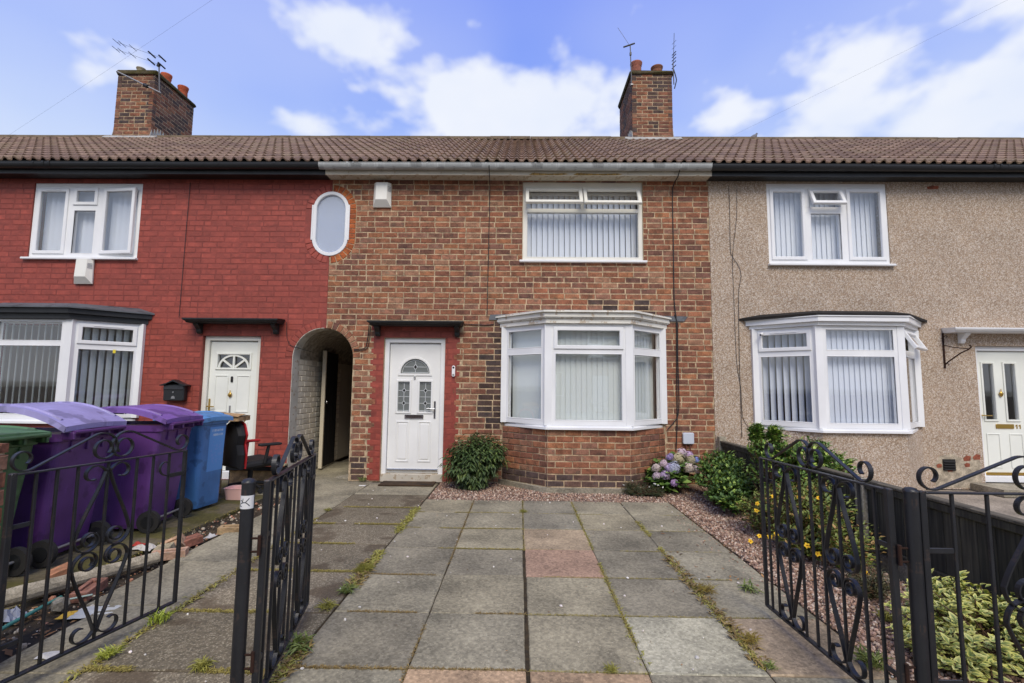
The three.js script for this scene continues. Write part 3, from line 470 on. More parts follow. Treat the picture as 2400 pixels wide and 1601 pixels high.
  const leadM = std({ color: css([196, 200, 200]), roughness: 0.5 }), came = [], bar = (x0, y0, x1, y1) => { const a = Math.atan2(y1 - y0, x1 - x0), L = Math.hypot(x1 - x0, y1 - y0); came.push(xf(box(0, L, -0.004, 0.004, -0.019, -0.015), { p: [x0, y0, 0], r: [0, 0, a] })); };
  for (const ox of [0.135, 0.46]) { const c0 = ox + 0.0875; for (const y of [1.025, 1.215]) { for (const [a, b, e, f] of [[0, 0.035, 0.028, 0], [0.028, 0, 0, -0.035], [0, -0.035, -0.028, 0], [-0.028, 0, 0, 0.035]]) bar(c0 + a, y + b, c0 + e, y + f); bar(ox, y, c0 - 0.028, y); bar(c0 + 0.028, y, ox + 0.175, y); add('diamond', xf(box(-0.016, 0.016, -0.016, 0.016, -0.019, -0.014), { p: [c0, y, 0], r: [0, 0, Math.PI / 4] }), MAT.dark); } bar(c0, 0.90, c0, 0.99); bar(c0, 1.06, c0, 1.18); bar(c0, 1.25, c0, 1.345); bar(ox, 0.915, ox + 0.175, 0.915); bar(ox, 1.33, ox + 0.175, 1.33); bar(ox, 1.12, ox + 0.175, 1.12); }
  bar(0.18, 1.487, 0.59, 1.487); bar(0.385, 1.487, 0.385, 1.52); bar(0.385, 1.62, 0.385, 1.68); bar(0.20, 1.57, 0.355, 1.57); bar(0.415, 1.57, 0.57, 1.57); for (const [a, b, e, f] of [[0, 0.045, 0.03, 0], [0.03, 0, 0, -0.045], [0, -0.045, -0.03, 0], [-0.03, 0, 0, 0.045]]) bar(0.385 + a, 1.57 + b, 0.385 + e, 1.57 + f);
  { const p = arcPts(0.385, 1.47, 0.2, 0.05, Math.PI - 0.05, 16); for (let i = 0; i + 1 < p.length; i++) bar(...p[i], ...p[i + 1]); }
  add('diamond', xf(box(-0.018, 0.018, -0.018, 0.018, -0.019, -0.014), { p: [0.385, 1.57, 0], r: [0, 0, Math.PI / 4] }), MAT.dark);
  add('leading', merge(came), leadM);
  for (const x of [0.12, 0.45]) { add('panel', ext(rect(x, x + 0.2, 0.16, 0.76), 0, 0.010, [rect(x + 0.022, x + 0.178, 0.182, 0.738)], 0.0045), MAT.doorWhite); add('panel', rbox(x + 0.036, x + 0.164, 0.20, 0.72, -0.001, 0.009, 0.008), MAT.doorWhite); }
  add('letterbox', merge([rbox(0.245, 0.53, 0.79, 0.855, 0, 0.012, 0.004), rbox(0.26, 0.515, 0.80, 0.838, 0.012, 0.02, 0.004)]), MAT.chrome);
  add('handle', merge([rbox(0.682, 0.712, 0.80, 1.06, 0, 0.012, 0.004), rod([0.697, 0.945, 0.01], [0.697, 0.945, 0.05], 0.011), rod([0.704, 0.945, 0.05], [0.58, 0.95, 0.05], 0.010)]), MAT.chrome);
  { const g = new TextGeometry('9', { font, size: 0.045, depth: 0.006, curveSegments: 4 }); g.translate(0.365, 1.375, 0); add('door_number', fin(g), MAT.steel); add('spyhole', rbox(0.368, 0.402, 1.425, 1.438, 0.001, 0.014, 0.003), MAT.doorWhite); }
  add('weather_bar', ext([[0.01, 0.03], [0.76, 0.03], [0.76, 0.062], [0.01, 0.062]], 0, 0.03, [], 0.008), MAT.chrome);
  canopy(H, { x0: -2.23, x1: -0.825, y: 2.285, z: 0.25, mat: MAT.blackPaint, bracketX: [-2.12, -0.93] });
  // oval landing window shared by the party wall
  const O = new THREE.Group(); O.name = 'oval_window'; fit(H, O, OVAL.x, 0, -0.01);
  const oval = (r, d = 0) => [...arcPts(0, OVAL.y1, r, 0, Math.PI, 14), ...arcPts(0, OVAL.y0, r, Math.PI, Math.PI * 2, 14)];
  part(O, 'frame', ext(oval(OVAL.r + 0.002), -0.06, 0.022, [oval(OVAL.r - 0.052)], 0.006), MAT.upvc);
  for (const sd of [-1, 1]) part(O, 'trim', rbox(sd * (OVAL.r + 0.006) - 0.014, sd * (OVAL.r + 0.006) + 0.014, OVAL.y0 - 0.03, OVAL.y1 + 0.06, 0.013, 0.03, 0.005), MAT.upvc);
  part(O, 'pane', ext(oval(OVAL.r - 0.048), -0.02, -0.014), MAT.frostedSkyTint);
  part(O, 'pane_backing', ext(oval(OVAL.r - 0.048), -0.056, -0.05), std({ color: css([196, 200, 206]), roughness: 0.9 }));
  // right-hand wall of the covered passage and its vault
  wpart(H, 'passage_wall', box(ARCH.x + ARCH.r, ARCH.x + ARCH.r + 0.2, 0, ARCH.y + 0.01, -6.0, -0.232), std({ map: T.brick, color: css([178, 122, 98]), roughness: 1 }));
  { const a = arcPts(ARCH.x, ARCH.y, ARCH.r, 0, Math.PI, 16), b = arcPts(ARCH.x, ARCH.y, ARCH.r + 0.18, Math.PI, 0, 16); wpart(H, 'passage_vault', ext([...b.reverse(), ...a.slice().reverse()], -6, -0.232), std({ map: T.mortar, color: css([190, 182, 168]), roughness: 1 })); }
  chimney(H, 2.43, 3.31, [[2.57, -3.06, 0.122, 0.30, [178, 112, 92]], [3.03, -3.06, 0.122, 0.20, [160, 106, 80]]], 41);
}

// ----- number 7: red painted house -----
{
  const H = thing('terraced_house', 'red painted brick terraced house behind the wheelie bins', 'house', [-5.82, 0, 0], 0, 'houses of the terrace'), X0 = -8.72, X1 = -2.92;
  const cx = -6.887, win = [-7.62, -5.905, 3.31, 4.51], door = [-4.785, -3.905, -0.02, 2.125];
  const outline = [[X0, 0], [ARCH.x - ARCH.r, 0], ...arcPts(ARCH.x, ARCH.y, ARCH.r, Math.PI, Math.PI / 2 - 0.066, 12), ...ovalSide(OVAL.r, -1).map(([x, y]) => [Math.min(x, X1 - 0.0005), y]).reverse(), [X1 - 0.0005, 4.60], [X0, 4.60]];
  const wall = wpart(H, 'front_wall', ext(outline, -0.23, -0.0038, [rect(...win), rect(door[0], door[1], 0.001, door[3]), rect(cx - 1.16, cx + 1.16, BAY.y0, BAY.y1)]), MAT.redMortar);
  const ring = [], rr = rand32(78), rt = (r) => redTone(r);
  wedges(ARCH.x, ARCH.y, ARCH.r + 0.004, ARCH.r + 0.108, Math.PI / 2 + 0.09, Math.PI - 0.02, 9, rr, rt, ring, false);
  wedges(OVAL.x, OVAL.y1, OVAL.r + 0.004, OVAL.r + 0.112, Math.PI / 2 + 0.06, Math.PI, 6, rr, rt, ring, false);
  wedges(OVAL.x, OVAL.y0, OVAL.r + 0.004, OVAL.r + 0.112, Math.PI, Math.PI * 1.5 - 0.06, 6, rr, rt, ring, false);
  const bricks = layBricks({ u0: X0, u1: X1 - 0.004, v0: 0.012, v1: 4.60, seed: 7, tone: (u, v, r) => redTone(r), holes: [win, door, [cx - 1.2, cx + 1.2, -1, 2.44]], chord: [archChord(ARCH.r + 0.113), ovalChord(OVAL.r + 0.118)] });
  for (const b of bricks) b.g.translate(0, 0, -0.0015);
  placeBricks(wall, [...ring, ...bricks], MAT.redBrick, {});
  wpart(H, 'bay_base', prismY(bayOutline(cx, 0, BAY.half, BAY.fh, BAY.d, -0.02), -0.05, 0.831), MAT.redMortar);
  shell(H, X0, X1, { lowR: -3.61 }); roof(H, X0, X1, 92);
  gutter(H, X0, X1 - 0.105, MAT.blackPlastic, 6, [-7.2]);
  wpart(H, 'soffit', box(X0, X1 - 0.034, 4.575, 4.60, 0.004, 0.205), MAT.blackPaint);
  wpart(H, 'fascia_board', box(X0, X1 - 0.034, 4.56, 4.705, 0.206, 0.226), MAT.blackPaint);
  const W = win[1] - win[0];
  const w7 = windowUnit({ w: W, h: win[3] - win[2], lights: [[0.11, 0.50, 0.12, 1.06, { sash: 1, trickle: 1 }], [0.655, 0.985, 0.085, 0.76], [0.68, 0.96, 0.90, 1.075, { sash: 1 }], [1.16, 1.60, 0.12, 1.06, { sash: 1, open: 0.10, hinge: 'left', trickle: 1 }]] });
  fit(H, w7, win[0], win[2], -0.02); part(w7, 'sill', rbox(-0.06, W + 0.02, -0.03, 0.004, -0.05, 0.075, 0.006), MAT.upvc);
  bayUnits(H, cx, [[0.075, 0.98, 1.10, 1.36], [0.075, 0.98, 0.075, 1.02]], [[0.075, 0.69, 1.10, 1.34], [0.075, 0.69, 0.075, 0.975]], [[0.10, 0.665, 1.115, 1.30, { sash: 1, trickle: 1 }], [0.075, 0.69, 0.075, 0.985]]);
  for (const [o, a, b] of [[0.05, 2.287, 2.36], [0.10, 2.362, 2.43]]) wpart(H, 'bay_cornice', prismY(bayOutline(cx, o, BAY.half, BAY.fh, BAY.d, 0.004), a, b), MAT.blackPaint);
  { const lo = bayOutline(cx, 0.14, BAY.half, BAY.fh, BAY.d, 0.008), hi = bayOutline(cx, -0.1, BAY.half, BAY.fh, BAY.d, 0.008); wpart(H, 'bay_roof', skin([lo.map(([x, z]) => [x, 2.433, z]).reverse(), lo.map(([x, z]) => [x, 2.455, z]).reverse(), hi.map(([x, z]) => [x, 2.53, z]).reverse()]), MAT.lead); }
  wpart(H, 'warning_sticker', box(-5.93, -5.89, 1.83, 1.88, 0.256, 0.258), std({ color: css([226, 206, 60]), roughness: 0.6 }));
  doorway(H, { x0: door[0], x1: door[1], y0: 0.02, y1: door[3], z: -0.055, frameMat: MAT.upvcOld });
  const dx = -4.71, dw = 0.73, dy = 0.115, dh = 1.93, zl = -0.09, add0 = [dx, dy, zl];
  const fanR = rect(0.12, 0.61, 1.53, 1.73), D = wpart(H, 'front_door', xf(ext(rect(0, dw, 0, dh), -0.045, 0, [fanR], 0.003), { p: add0 }), MAT.doorCream);
  const add = (n, g, m) => wpart(D, n, xf(g, { p: add0 }), m);
  add('moulding', ext(rect(0.09, 0.64, 1.50, 1.76), 0, 0.016, [fanR], 0.005), MAT.doorCream); add('pane', box(0.12, 0.61, 1.53, 1.73, -0.03, -0.024), MAT.glass);
  { const b = [], sp = (x0, y0, x1, y1, w = 0.014) => { const a = Math.atan2(y1 - y0, x1 - x0), L = Math.hypot(x1 - x0, y1 - y0); b.push(xf(box(0, L, -w, w, -0.02, 0.004), { p: [x0, y0, 0], r: [0, 0, a] })); }; const p = arcPts(0.365, 1.53, 0.225, 0.02, Math.PI - 0.02, 14, 0.84); for (let i = 0; i + 1 < p.length; i++) sp(...p[i], ...p[i + 1], 0.013); sp(0.365, 1.53, 0.365, 1.715); sp(0.345, 1.54, 0.2, 1.65); sp(0.385, 1.54, 0.53, 1.65); add('sunburst_bars', merge(b.map((g, i) => (g.translate(0, 0, i * 0.0002), g))), MAT.doorCream); }
  for (const x of [0.09, 0.42]) { add('panel', ext(rect(x, x + 0.21, 0.86, 1.42), 0, 0.009, [rect(x + 0.02, x + 0.19, 0.88, 1.40)], 0.004), MAT.doorCream); add('panel', ext(rect(x, x + 0.21, 0.16, 0.72), 0, 0.009, [rect(x + 0.02, x + 0.19, 0.18, 0.70)], 0.004), MAT.doorCream); }
  add('spyhole', rbox(0.335, 0.372, 1.31, 1.40, 0, 0.014, 0.006), MAT.dark); add('knocker', merge([xf(lathe([[0, 0], [0.016, 0.01], [0.03, 0.035], [0.026, 0.06], [0.008, 0.08], [0.006, 0.11], [0, 0.115]], 10), { p: [0.345, 1.08, 0.018], s: [1, 1, 0.6] })]), MAT.brass);
  add('handle', merge([rbox(0.018, 0.046, 0.86, 1.06, 0, 0.012, 0.004), rod([0.032, 0.945, 0.01], [0.032, 0.945, 0.05], 0.011), rod([0.02, 0.945, 0.05], [0.13, 0.942, 0.05], 0.009)]), MAT.brass); add('letter_slot', rbox(0.335, 0.36, 0.83, 0.96, 0, 0.01, 0.004), MAT.steel);
  { const g = new TextGeometry('7', { font, size: 0.075, depth: 0.008, curveSegments: 3 }); g.translate(0.555, 0.70, 0.001); add('door_number', fin(g), MAT.brass); }
  canopy(H, { x0: -4.96, x1: -3.54, y: 2.30, z: 0.25, mat: MAT.blackPaint, bracketX: [-4.82, -3.66] });
  // whitewashed left-hand wall of the covered passage
  const pw = wpart(H, 'passage_wall', box(ARCH.x - ARCH.r - 0.2, ARCH.x - ARCH.r - 0.006, 0, ARCH.y + 0.01, -6, -0.232), MAT.creamMortar);
  const pb = layBricks({ u0: 0.236, u1: 2.0, v0: 0.012, v1: 1.80, seed: 71, tone: (u, v, r) => { const c = rgbl([226, 218, 200]), k = (r() < 0.1 ? 0.85 : 1.08) + r() * 0.15; return c.map((q) => q * k); } });
  for (const b of pb) b.g.applyMatrix4(new THREE.Matrix4().makeTranslation(ARCH.x - ARCH.r, 0, 0).multiply(new THREE.Matrix4().makeRotationY(Math.PI / 2)));
  placeBricks(pw, pb, MAT.cream, { max: 0, mass: 'painted_passage_bricks' });
  wpart(H, 'arch_reveal', merge([box(ARCH.x - ARCH.r - 0.002, ARCH.x - ARCH.r + 0.004, 0.02, ARCH.y, -0.232, 0.002), ext([...arcPts(ARCH.x, ARCH.y, ARCH.r + 0.003, Math.PI / 2, Math.PI, 12), ...arcPts(ARCH.x, ARCH.y, ARCH.r - 0.004, Math.PI, Math.PI / 2, 12)], -0.232, 0.002)]), std({ map: T.flaky, color: css([222, 217, 206]), roughness: 0.9 }));
  const E = wpart(H, 'passage_end', box(ARCH.x - ARCH.r, ARCH.x + ARCH.r, 0, 2.3, -6.2, -6.0), std({ map: T.brick, color: css([178, 122, 98]), roughness: 1 }));
  // black ledged gate leaf standing ajar, cream leading edge
  const leaf = new THREE.Group(); leaf.name = 'passage_door'; fit(H, leaf, -3.335, 0.03, -1.60, 0); leaf.rotation.y = Math.atan2(-0.71, 0.045);
  const LL = 0.69, tar = std({ color: css([20, 20, 21]), roughness: 0.8 }); for (let i = 0; i < 5; i++) part(leaf, 'plank', rbox(i * LL / 5 + 0.002, (i + 1) * LL / 5 - 0.002, 0, 1.93, -0.022, 0.0, 0.003), tar);
  part(leaf, 'edge', rbox(LL, LL + 0.045, -0.005, 1.945, -0.045, 0.015, 0.003), std({ color: css([206, 196, 172]), roughness: 0.6 })); part(leaf, 'knob', xf(new THREE.SphereGeometry(0.024, 10, 8), { p: [LL - 0.05, 1.08, 0.04] }), MAT.chrome); part(leaf, 'knob', xf(new THREE.SphereGeometry(0.024, 10, 8), { p: [LL - 0.05, 1.08, -0.05] }), MAT.chrome);
  chimney(H, -9.05, -8.21, [[-8.64, -3.02, 0.085, 0.14, [186, 172, 140]], [-8.52, -3.62, 0.11, 0.40, [206, 104, 66]], [-8.36, -3.98, 0.11, 0.32, [202, 98, 62]]], 43);
}

// ----- number 11: pebbledashed house -----
{
  const H = thing('terraced_house', 'beige pebbledashed terraced house with half-hidden white door', 'house', [5.78, 0, 0], 0, 'houses of the terrace'), X0 = 2.88, X1 = 8.68;
  const cx = 4.667, win = [3.76, 5.575, 3.285, 4.55], door = [6.725, 7.645, 0.1, 2.075];
  const wall = wpart(H, 'front_wall', ext([[X0, 0], [X1, 0], [X1, 4.60], [X0, 4.60]], -0.23, 0.008, [rect(...win), rect(door[0], door[1], 0.001, door[3]), rect(cx - 1.14, cx + 1.14, BAY.y0, BAY.y1)]), MAT.dash);
  for (const [x, y, w, k] of [[6.05, 0.30, 0.07, 0], [6.16, 0.275, 0.1, 0], [6.44, 0.40, 0.1, 1], [6.58, 0.42, 0.1, 1], [6.45, 0.315, 0.07, 0], [6.2, 0.245, 0.07, 0], [6.2, 4.46, 0.17, 0]]) wpart(wall, 'exposed_brick', tint(ext([[x, y], [x + w * 0.9, y + 0.006], [x + w, y + 0.05 + k * 0.02], [x + w * 0.4, y + 0.062 + k * 0.02], [x - 0.012, y + 0.04]], 0.004, 0.0125), rgbl([172, 96, 70])), MAT.brick);
  wpart(wall, 'cement_patch', ext([[6.02, 0.02], [6.66, 0.02], [6.69, 0.36], [6.60, 0.50], [6.40, 0.44], [6.28, 0.50], [6.10, 0.47], [5.98, 0.30]], 0.006, 0.0095, [], 0.001), std({ map: T.mortar, color: css([206, 194, 174]), roughness: 1, bumpMap: T.grainBump, bumpScale: 0.002 }));
  wpart(H, 'air_vent', merge([box(6.13, 6.31, 0.265, 0.425, 0.010, 0.018), ...[0, 1, 2, 3].map((i) => xf(box(-0.08, 0.08, 0, 0.004, 0, 0.022), { p: [6.22, 0.285 + i * 0.036, 0.018], r: [0.5, 0, 0] }))]), MAT.dark);
  wpart(H, 'bay_base', prismY(bayOutline(cx, 0.004, BAY.half, BAY.fh, BAY.d, 0.009), -0.05, 0.831), MAT.dash);
  shell(H, X0, X1); roof(H, X0, X1, 93);
  gutter(H, X0 - 0.055, X1, MAT.blackPlastic, 8, [6.9]);
  wpart(H, 'soffit', box(X0 - 0.026, X1, 4.575, 4.60, 0.012, 0.205), MAT.blackPaint);
  wpart(H, 'fascia_board', box(X0 - 0.026, X1, 4.56, 4.705, 0.206, 0.226), MAT.blackPaint);
  const W = win[1] - win[0];
  const w11 = windowUnit({ w: W, h: win[3] - win[2], lights: [[0.10, 0.53, 0.12, 1.13, { sash: 1 }], [0.665, 1.11, 0.085, 0.79], [0.69, 1.085, 0.93, 1.12, { sash: 1, open: 0.42, hinge: 'top' }], [1.26, 1.71, 0.12, 1.13, { sash: 1 }]] });
  fit(H, w11, win[0], win[2], -0.005); part(w11, 'sill', rbox(-0.02, W + 0.04, -0.03, 0.004, -0.05, 0.075, 0.006), MAT.upvc);
  bayUnits(H, cx, [[0.075, 0.98, 1.07, 1.345], [0.075, 0.98, 0.075, 0.975]], [[0.10, 0.665, 1.115, 1.30, { sash: 1, trickle: 1 }], [0.075, 0.69, 0.075, 0.985]], [[0.10, 0.665, 1.115, 1.30, { sash: 1, open: 0.5, hinge: 'top' }], [0.075, 0.69, 0.075, 0.985]]);
  for (const [o, a, b] of [[0.045, 2.287, 2.335], [0.095, 2.337, 2.40], [0.11, 2.402, 2.415]]) wpart(H, 'bay_cornice', prismY(bayOutline(cx, o, BAY.half, BAY.fh, BAY.d, 0.010), a, b), MAT.upvc);
  { const lo = bayOutline(cx, 0.13, BAY.half + 0.06, BAY.fh, BAY.d - 0.05, 0.010), hi = bayOutline(cx, -0.12, BAY.half, BAY.fh, BAY.d, 0.010); wpart(H, 'bay_roof', skin([lo.map(([x, z]) => [x, 2.417, z]).reverse(), lo.map(([x, z], i) => [x, 2.45, z]).reverse(), hi.map(([x, z]) => [x, 2.51, z]).reverse()]), std({ map: T.dirt, color: css([84, 82, 84]), roughness: 0.85 })); }
  doorway(H, { x0: door[0], x1: door[1], y0: 0.13, y1: door[3], z: -0.045, thresh: 0.06 });
  wpart(H, 'door_step', box(6.5, 8.2, 0, 0.095, 0.02, 0.5), MAT.concrete);
  const dx = 6.80, dw = 0.77, dy = 0.195, dh = 1.805, zl = -0.08, gl = [rect(0.085, 0.235, 0.80, 1.62), rect(0.405, 0.555, 0.80, 1.62)];
  const D = wpart(H, 'front_door', xf(ext(rect(0, dw, 0, dh), -0.045, 0, gl, 0.003), { p: [dx, dy, zl] }), MAT.doorCream), add = (n, g, m) => wpart(D, n, xf(g, { p: [dx, dy, zl] }), m);
  for (const r of gl) { add('moulding', ext(rect(r[0][0] - 0.028, r[1][0] + 0.028, r[0][1] - 0.028, r[2][1] + 0.028), 0, 0.014, [r], 0.005), MAT.doorCream); add('pane', box(r[0][0], r[1][0], r[0][1], r[2][1], -0.026, -0.02), MAT.glass); }
  for (const x of [0.07, 0.40]) add('panel', ext(rect(x, x + 0.2, 0.10, 0.60), 0, 0.009, [rect(x + 0.02, x + 0.18, 0.12, 0.58)], 0.004), MAT.doorCream);
  add('letterbox', rbox(0.215, 0.475, 0.67, 0.735, 0, 0.014, 0.004), MAT.brass); add('handle', merge([rod([0.03, 0.86, 0.0], [0.03, 0.86, 0.045], 0.009), rod([0.01, 0.86, 0.045], [0.14, 0.858, 0.045], 0.008)]), MAT.brass);
  add('knocker', xf(lathe([[0, 0], [0.016, 0.012], [0.032, 0.05], [0.02, 0.07], [0.008, 0.085], [0.005, 0.12], [0, 0.125]], 10), { p: [0.32, 1.13, 0.018], s: [1, 1, 0.6] }), MAT.brass);
  { const g = new TextGeometry('11', { font, size: 0.06, depth: 0.006, curveSegments: 3 }); g.translate(0.495, 0.67, 0.001); add('door_number', fin(g), MAT.brass); }
  add('weather_bar', rbox(0.005, 0.765, 0.0, 0.04, 0, 0.02, 0.005), MAT.brass);
  canopy(H, { x0: 6.245, x1: 8.15, y: 2.255, z: 0.25, mat: MAT.upvc, bracketX: [6.51, 7.9] });
}

// ----- the houses at either end, of which the roofs show -----
for (const [X0, X1, label, seed, wallMat] of [[-14.52, -8.72, 'next terraced house beyond the red one, its tiled roof showing', 94, MAT.mortar], [8.68, 14.48, 'next terraced house beyond the pebbledashed one, its tiled roof showing', 95, MAT.dash]]) {
  const H = thing('terraced_house', label, 'house', [(X0 + X1) / 2, 0, 0], 0, 'houses of the terrace');
  wpart(H, 'front_wall', box(X0 + 0.002, X1 - 0.002, 0, 4.60, -0.23, 0), wallMat); shell(H, X0, X1); roof(H, X0, X1, seed);
  gutter(H, X0, X1, MAT.blackPlastic, seed, []); wpart(H, 'fascia_board', box(X0 + 0.001, X1 - 0.001, 4.56, 4.705, 0.004, 0.226), MAT.blackPaint);
}

// ---------- blinds ----------
const bayBlind = (cx, side, label, o) => { const c = Math.cos(splayAng), s = Math.sin(splayAng), inset = 0.13; if (side === 0) return blind(label, { x: cx - 0.52, z: BAY.d - inset, w: 1.04, y0: 0.92, y1: 2.26, ...o }); if (side < 0) return blind(label, { x: cx - BAY.half + 0.16, z: -0.06, w: 0.72, ry: -splayAng, y0: 0.92, y1: 2.26, ...o }); return blind(label, { x: cx + BAY.fh - 0.06, z: BAY.d - 0.15, w: 0.72, ry: splayAng, y0: 0.92, y1: 2.26, ...o }); };
bayBlind(0.957, 0, 'closed pale vertical blind in front pane of brown brick bay', { n: 14, turn: 0.14, seed: 1 });
bayBlind(0.957, -1, 'closed pale vertical blind in bay side window next to white door', { n: 10, turn: 0.14, seed: 2 });
bayBlind(0.957, 1, 'closed pale vertical blind in bay side window next to black cables', { n: 10, turn: 0.1, seed: 3 });
bayBlind(4.667, 0, 'closed grey vertical blind in front pane of pebbledashed bay', { n: 14, turn: 0.2, seed: 4, mat: blindMats.pale });
bayBlind(4.667, -1, 'half-open vertical blind in pebbledashed bay side window above shrub', { n: 8, turn: 0.95, seed: 5, mat: blindMats.pale });
bayBlind(4.667, 1, 'vertical blind in pebbledashed bay side window with open vent', { n: 9, turn: -0.3, seed: 6, mat: blindMats.pale });
bayBlind(-6.887, 0, 'open vertical blind with dark gaps in red house bay front', { n: 11, turn: -0.95, seed: 7 });
bayBlind(-6.887, 1, 'half-open vertical blind in red house bay side window', { n: 8, turn: 0.75, seed: 8 });
blind('vertical blind coloured with mirrored sky blue in upstairs window with propped vents', { x: 0.09, y0: 3.36, y1: 4.44, z: -0.20, w: 1.73, n: 20, turn: 0.42, seed: 9, mat: blindMats.white, sway: 0.03 });
blind('pale vertical blind in upstairs window of red house', { x: -7.56, y0: 3.36, y1: 4.46, z: -0.17, w: 1.6, n: 18, turn: 0.6, seed: 10, mat: blindMats.pale });
blind('pale vertical blind in upstairs window of pebbledashed house', { x: 3.82, y0: 3.34, y1: 4.49, z: -0.17, w: 1.7, n: 22, turn: 0.22, seed: 11, mat: blindMats.white });
// ---------- ground, paving, gravel ----------
function structure(name, g, m) { const o = shade(new THREE.Mesh(g, m)); o.name = numbered(name); o.userData.kind = 'structure'; scene.add(o); return o; }
function sheet(x0, x1, z0, z1, y) { const g = new THREE.PlaneGeometry(x1 - x0, z1 - z0); g.rotateX(-Math.PI / 2); g.translate((x0 + x1) / 2, y, (z0 + z1) / 2); return fin(g); }
structure('ground', sheet(-150, 150, -150, 150, -0.16), std({ map: T.dirt, color: css([150, 150, 140]), roughness: 1 }));
structure('garden_soil', box(-9, 9, -0.15, -0.045, -0.5, 5.9), std({ map: T.dirt, color: css([190, 180, 165]), roughness: 1, bumpMap: T.grainBump, bumpScale: 0.0060 }));
structure('footpath', box(-30, 30, -0.15, -0.02, 5.92, 8.6), MAT.concrete);
structure('kerb', box(-30, 30, -0.15, -0.024, 8.6, 8.75), MAT.concrete);
structure('road', sheet(-60, 60, 8.75, 16, -0.13), std({ map: T.slab, color: css([86, 86, 88]), roughness: 0.95 }));
structure('footpath', box(-30, 30, -0.15, -0.02, 16, 18.4), MAT.concrete);
const slabTones = { grey: [130, 126, 111], dark: [119, 115, 102], blue: [120, 117, 106], tan: [158, 136, 112], pink: [148, 124, 108], brown: [143, 129, 110], pale: [150, 148, 133], olive: [131, 126, 109] };
const slabMats = Object.fromEntries(Object.entries(slabTones).map(([k, c]) => [k, std({ map: T.slab, color: css(c.map((v) => v * 1.35)), roughness: 0.93, bumpMap: T.grainBump, bumpScale: 0.0010 })]));
const aggMats = [[238, 232, 216], [222, 216, 200], [248, 240, 222]].map((c) => std({ map: T.aggregate, color: css(c), roughness: 0.97, bumpMap: T.grainBump, bumpScale: 0.0024 }));
function slabGeo(x0, x1, z0, z1, y, rnd, th = 0.045) { // worn top edges, corners a little out of true
  const b = 0.006, j = () => (rnd() - 0.5) * 0.004, o = [[x0 + j(), z0 + j()], [x1 + j(), z0 + j()], [x1 + j(), z1 + j()], [x0 + j(), z1 + j()]], dy = o.map(() => (rnd() - 0.5) * 0.007), N = 5, v = [], q = (a, c, d, e) => v.push(...a, ...c, ...d, ...a, ...d, ...e);
  const top = [], edge = [];
  for (let s = 0; s < 4; s++) for (let k = 0; k < N; k++) { const A = o[s], B = o[(s + 1) % 4], t = k / N, w = k ? (rnd() - 0.5) * 0.005 : 0, chip = rnd() < 0.06 ? 0.012 : 0; const x = lerp(A[0], B[0], t) + w, z = lerp(A[1], B[1], t) + w, h = y + lerp(dy[s], dy[(s + 1) % 4], t), mx = (x0 + x1) / 2, mz = (z0 + z1) / 2; edge.push([x, h - b, z]); const bx = (b + chip) / Math.max(0.05, Math.abs(x - mx)), bz = (b + chip) / Math.max(0.05, Math.abs(z - mz)); top.push([lerp(x, mx, Math.min(bx, 0.05)), h, lerp(z, mz, Math.min(bz, 0.05))]); }
  const n = top.length, c = [(x0 + x1) / 2, y + (dy[0] + dy[1] + dy[2] + dy[3]) / 4, (z0 + z1) / 2];
  for (let i = 0; i < n; i++) { const k = (i + 1) % n; v.push(...c, ...top[k], ...top[i]); q(edge[k], edge[i], top[i], top[k]); q([edge[k][0], y - th, edge[k][2]], [edge[i][0], y - th, edge[i][2]], edge[i], edge[k]); }
  const g = soup(v), uv = g.attributes.uv, du = rnd() * 7, dv = rnd() * 7, turn = rnd() < 0.5; for (let i = 0; i < uv.count; i++) { const a = uv.getX(i), e = uv.getY(i); turn ? uv.setXY(i, e + du, a + dv) : uv.setXY(i, a + du, e + dv); } return g;
}
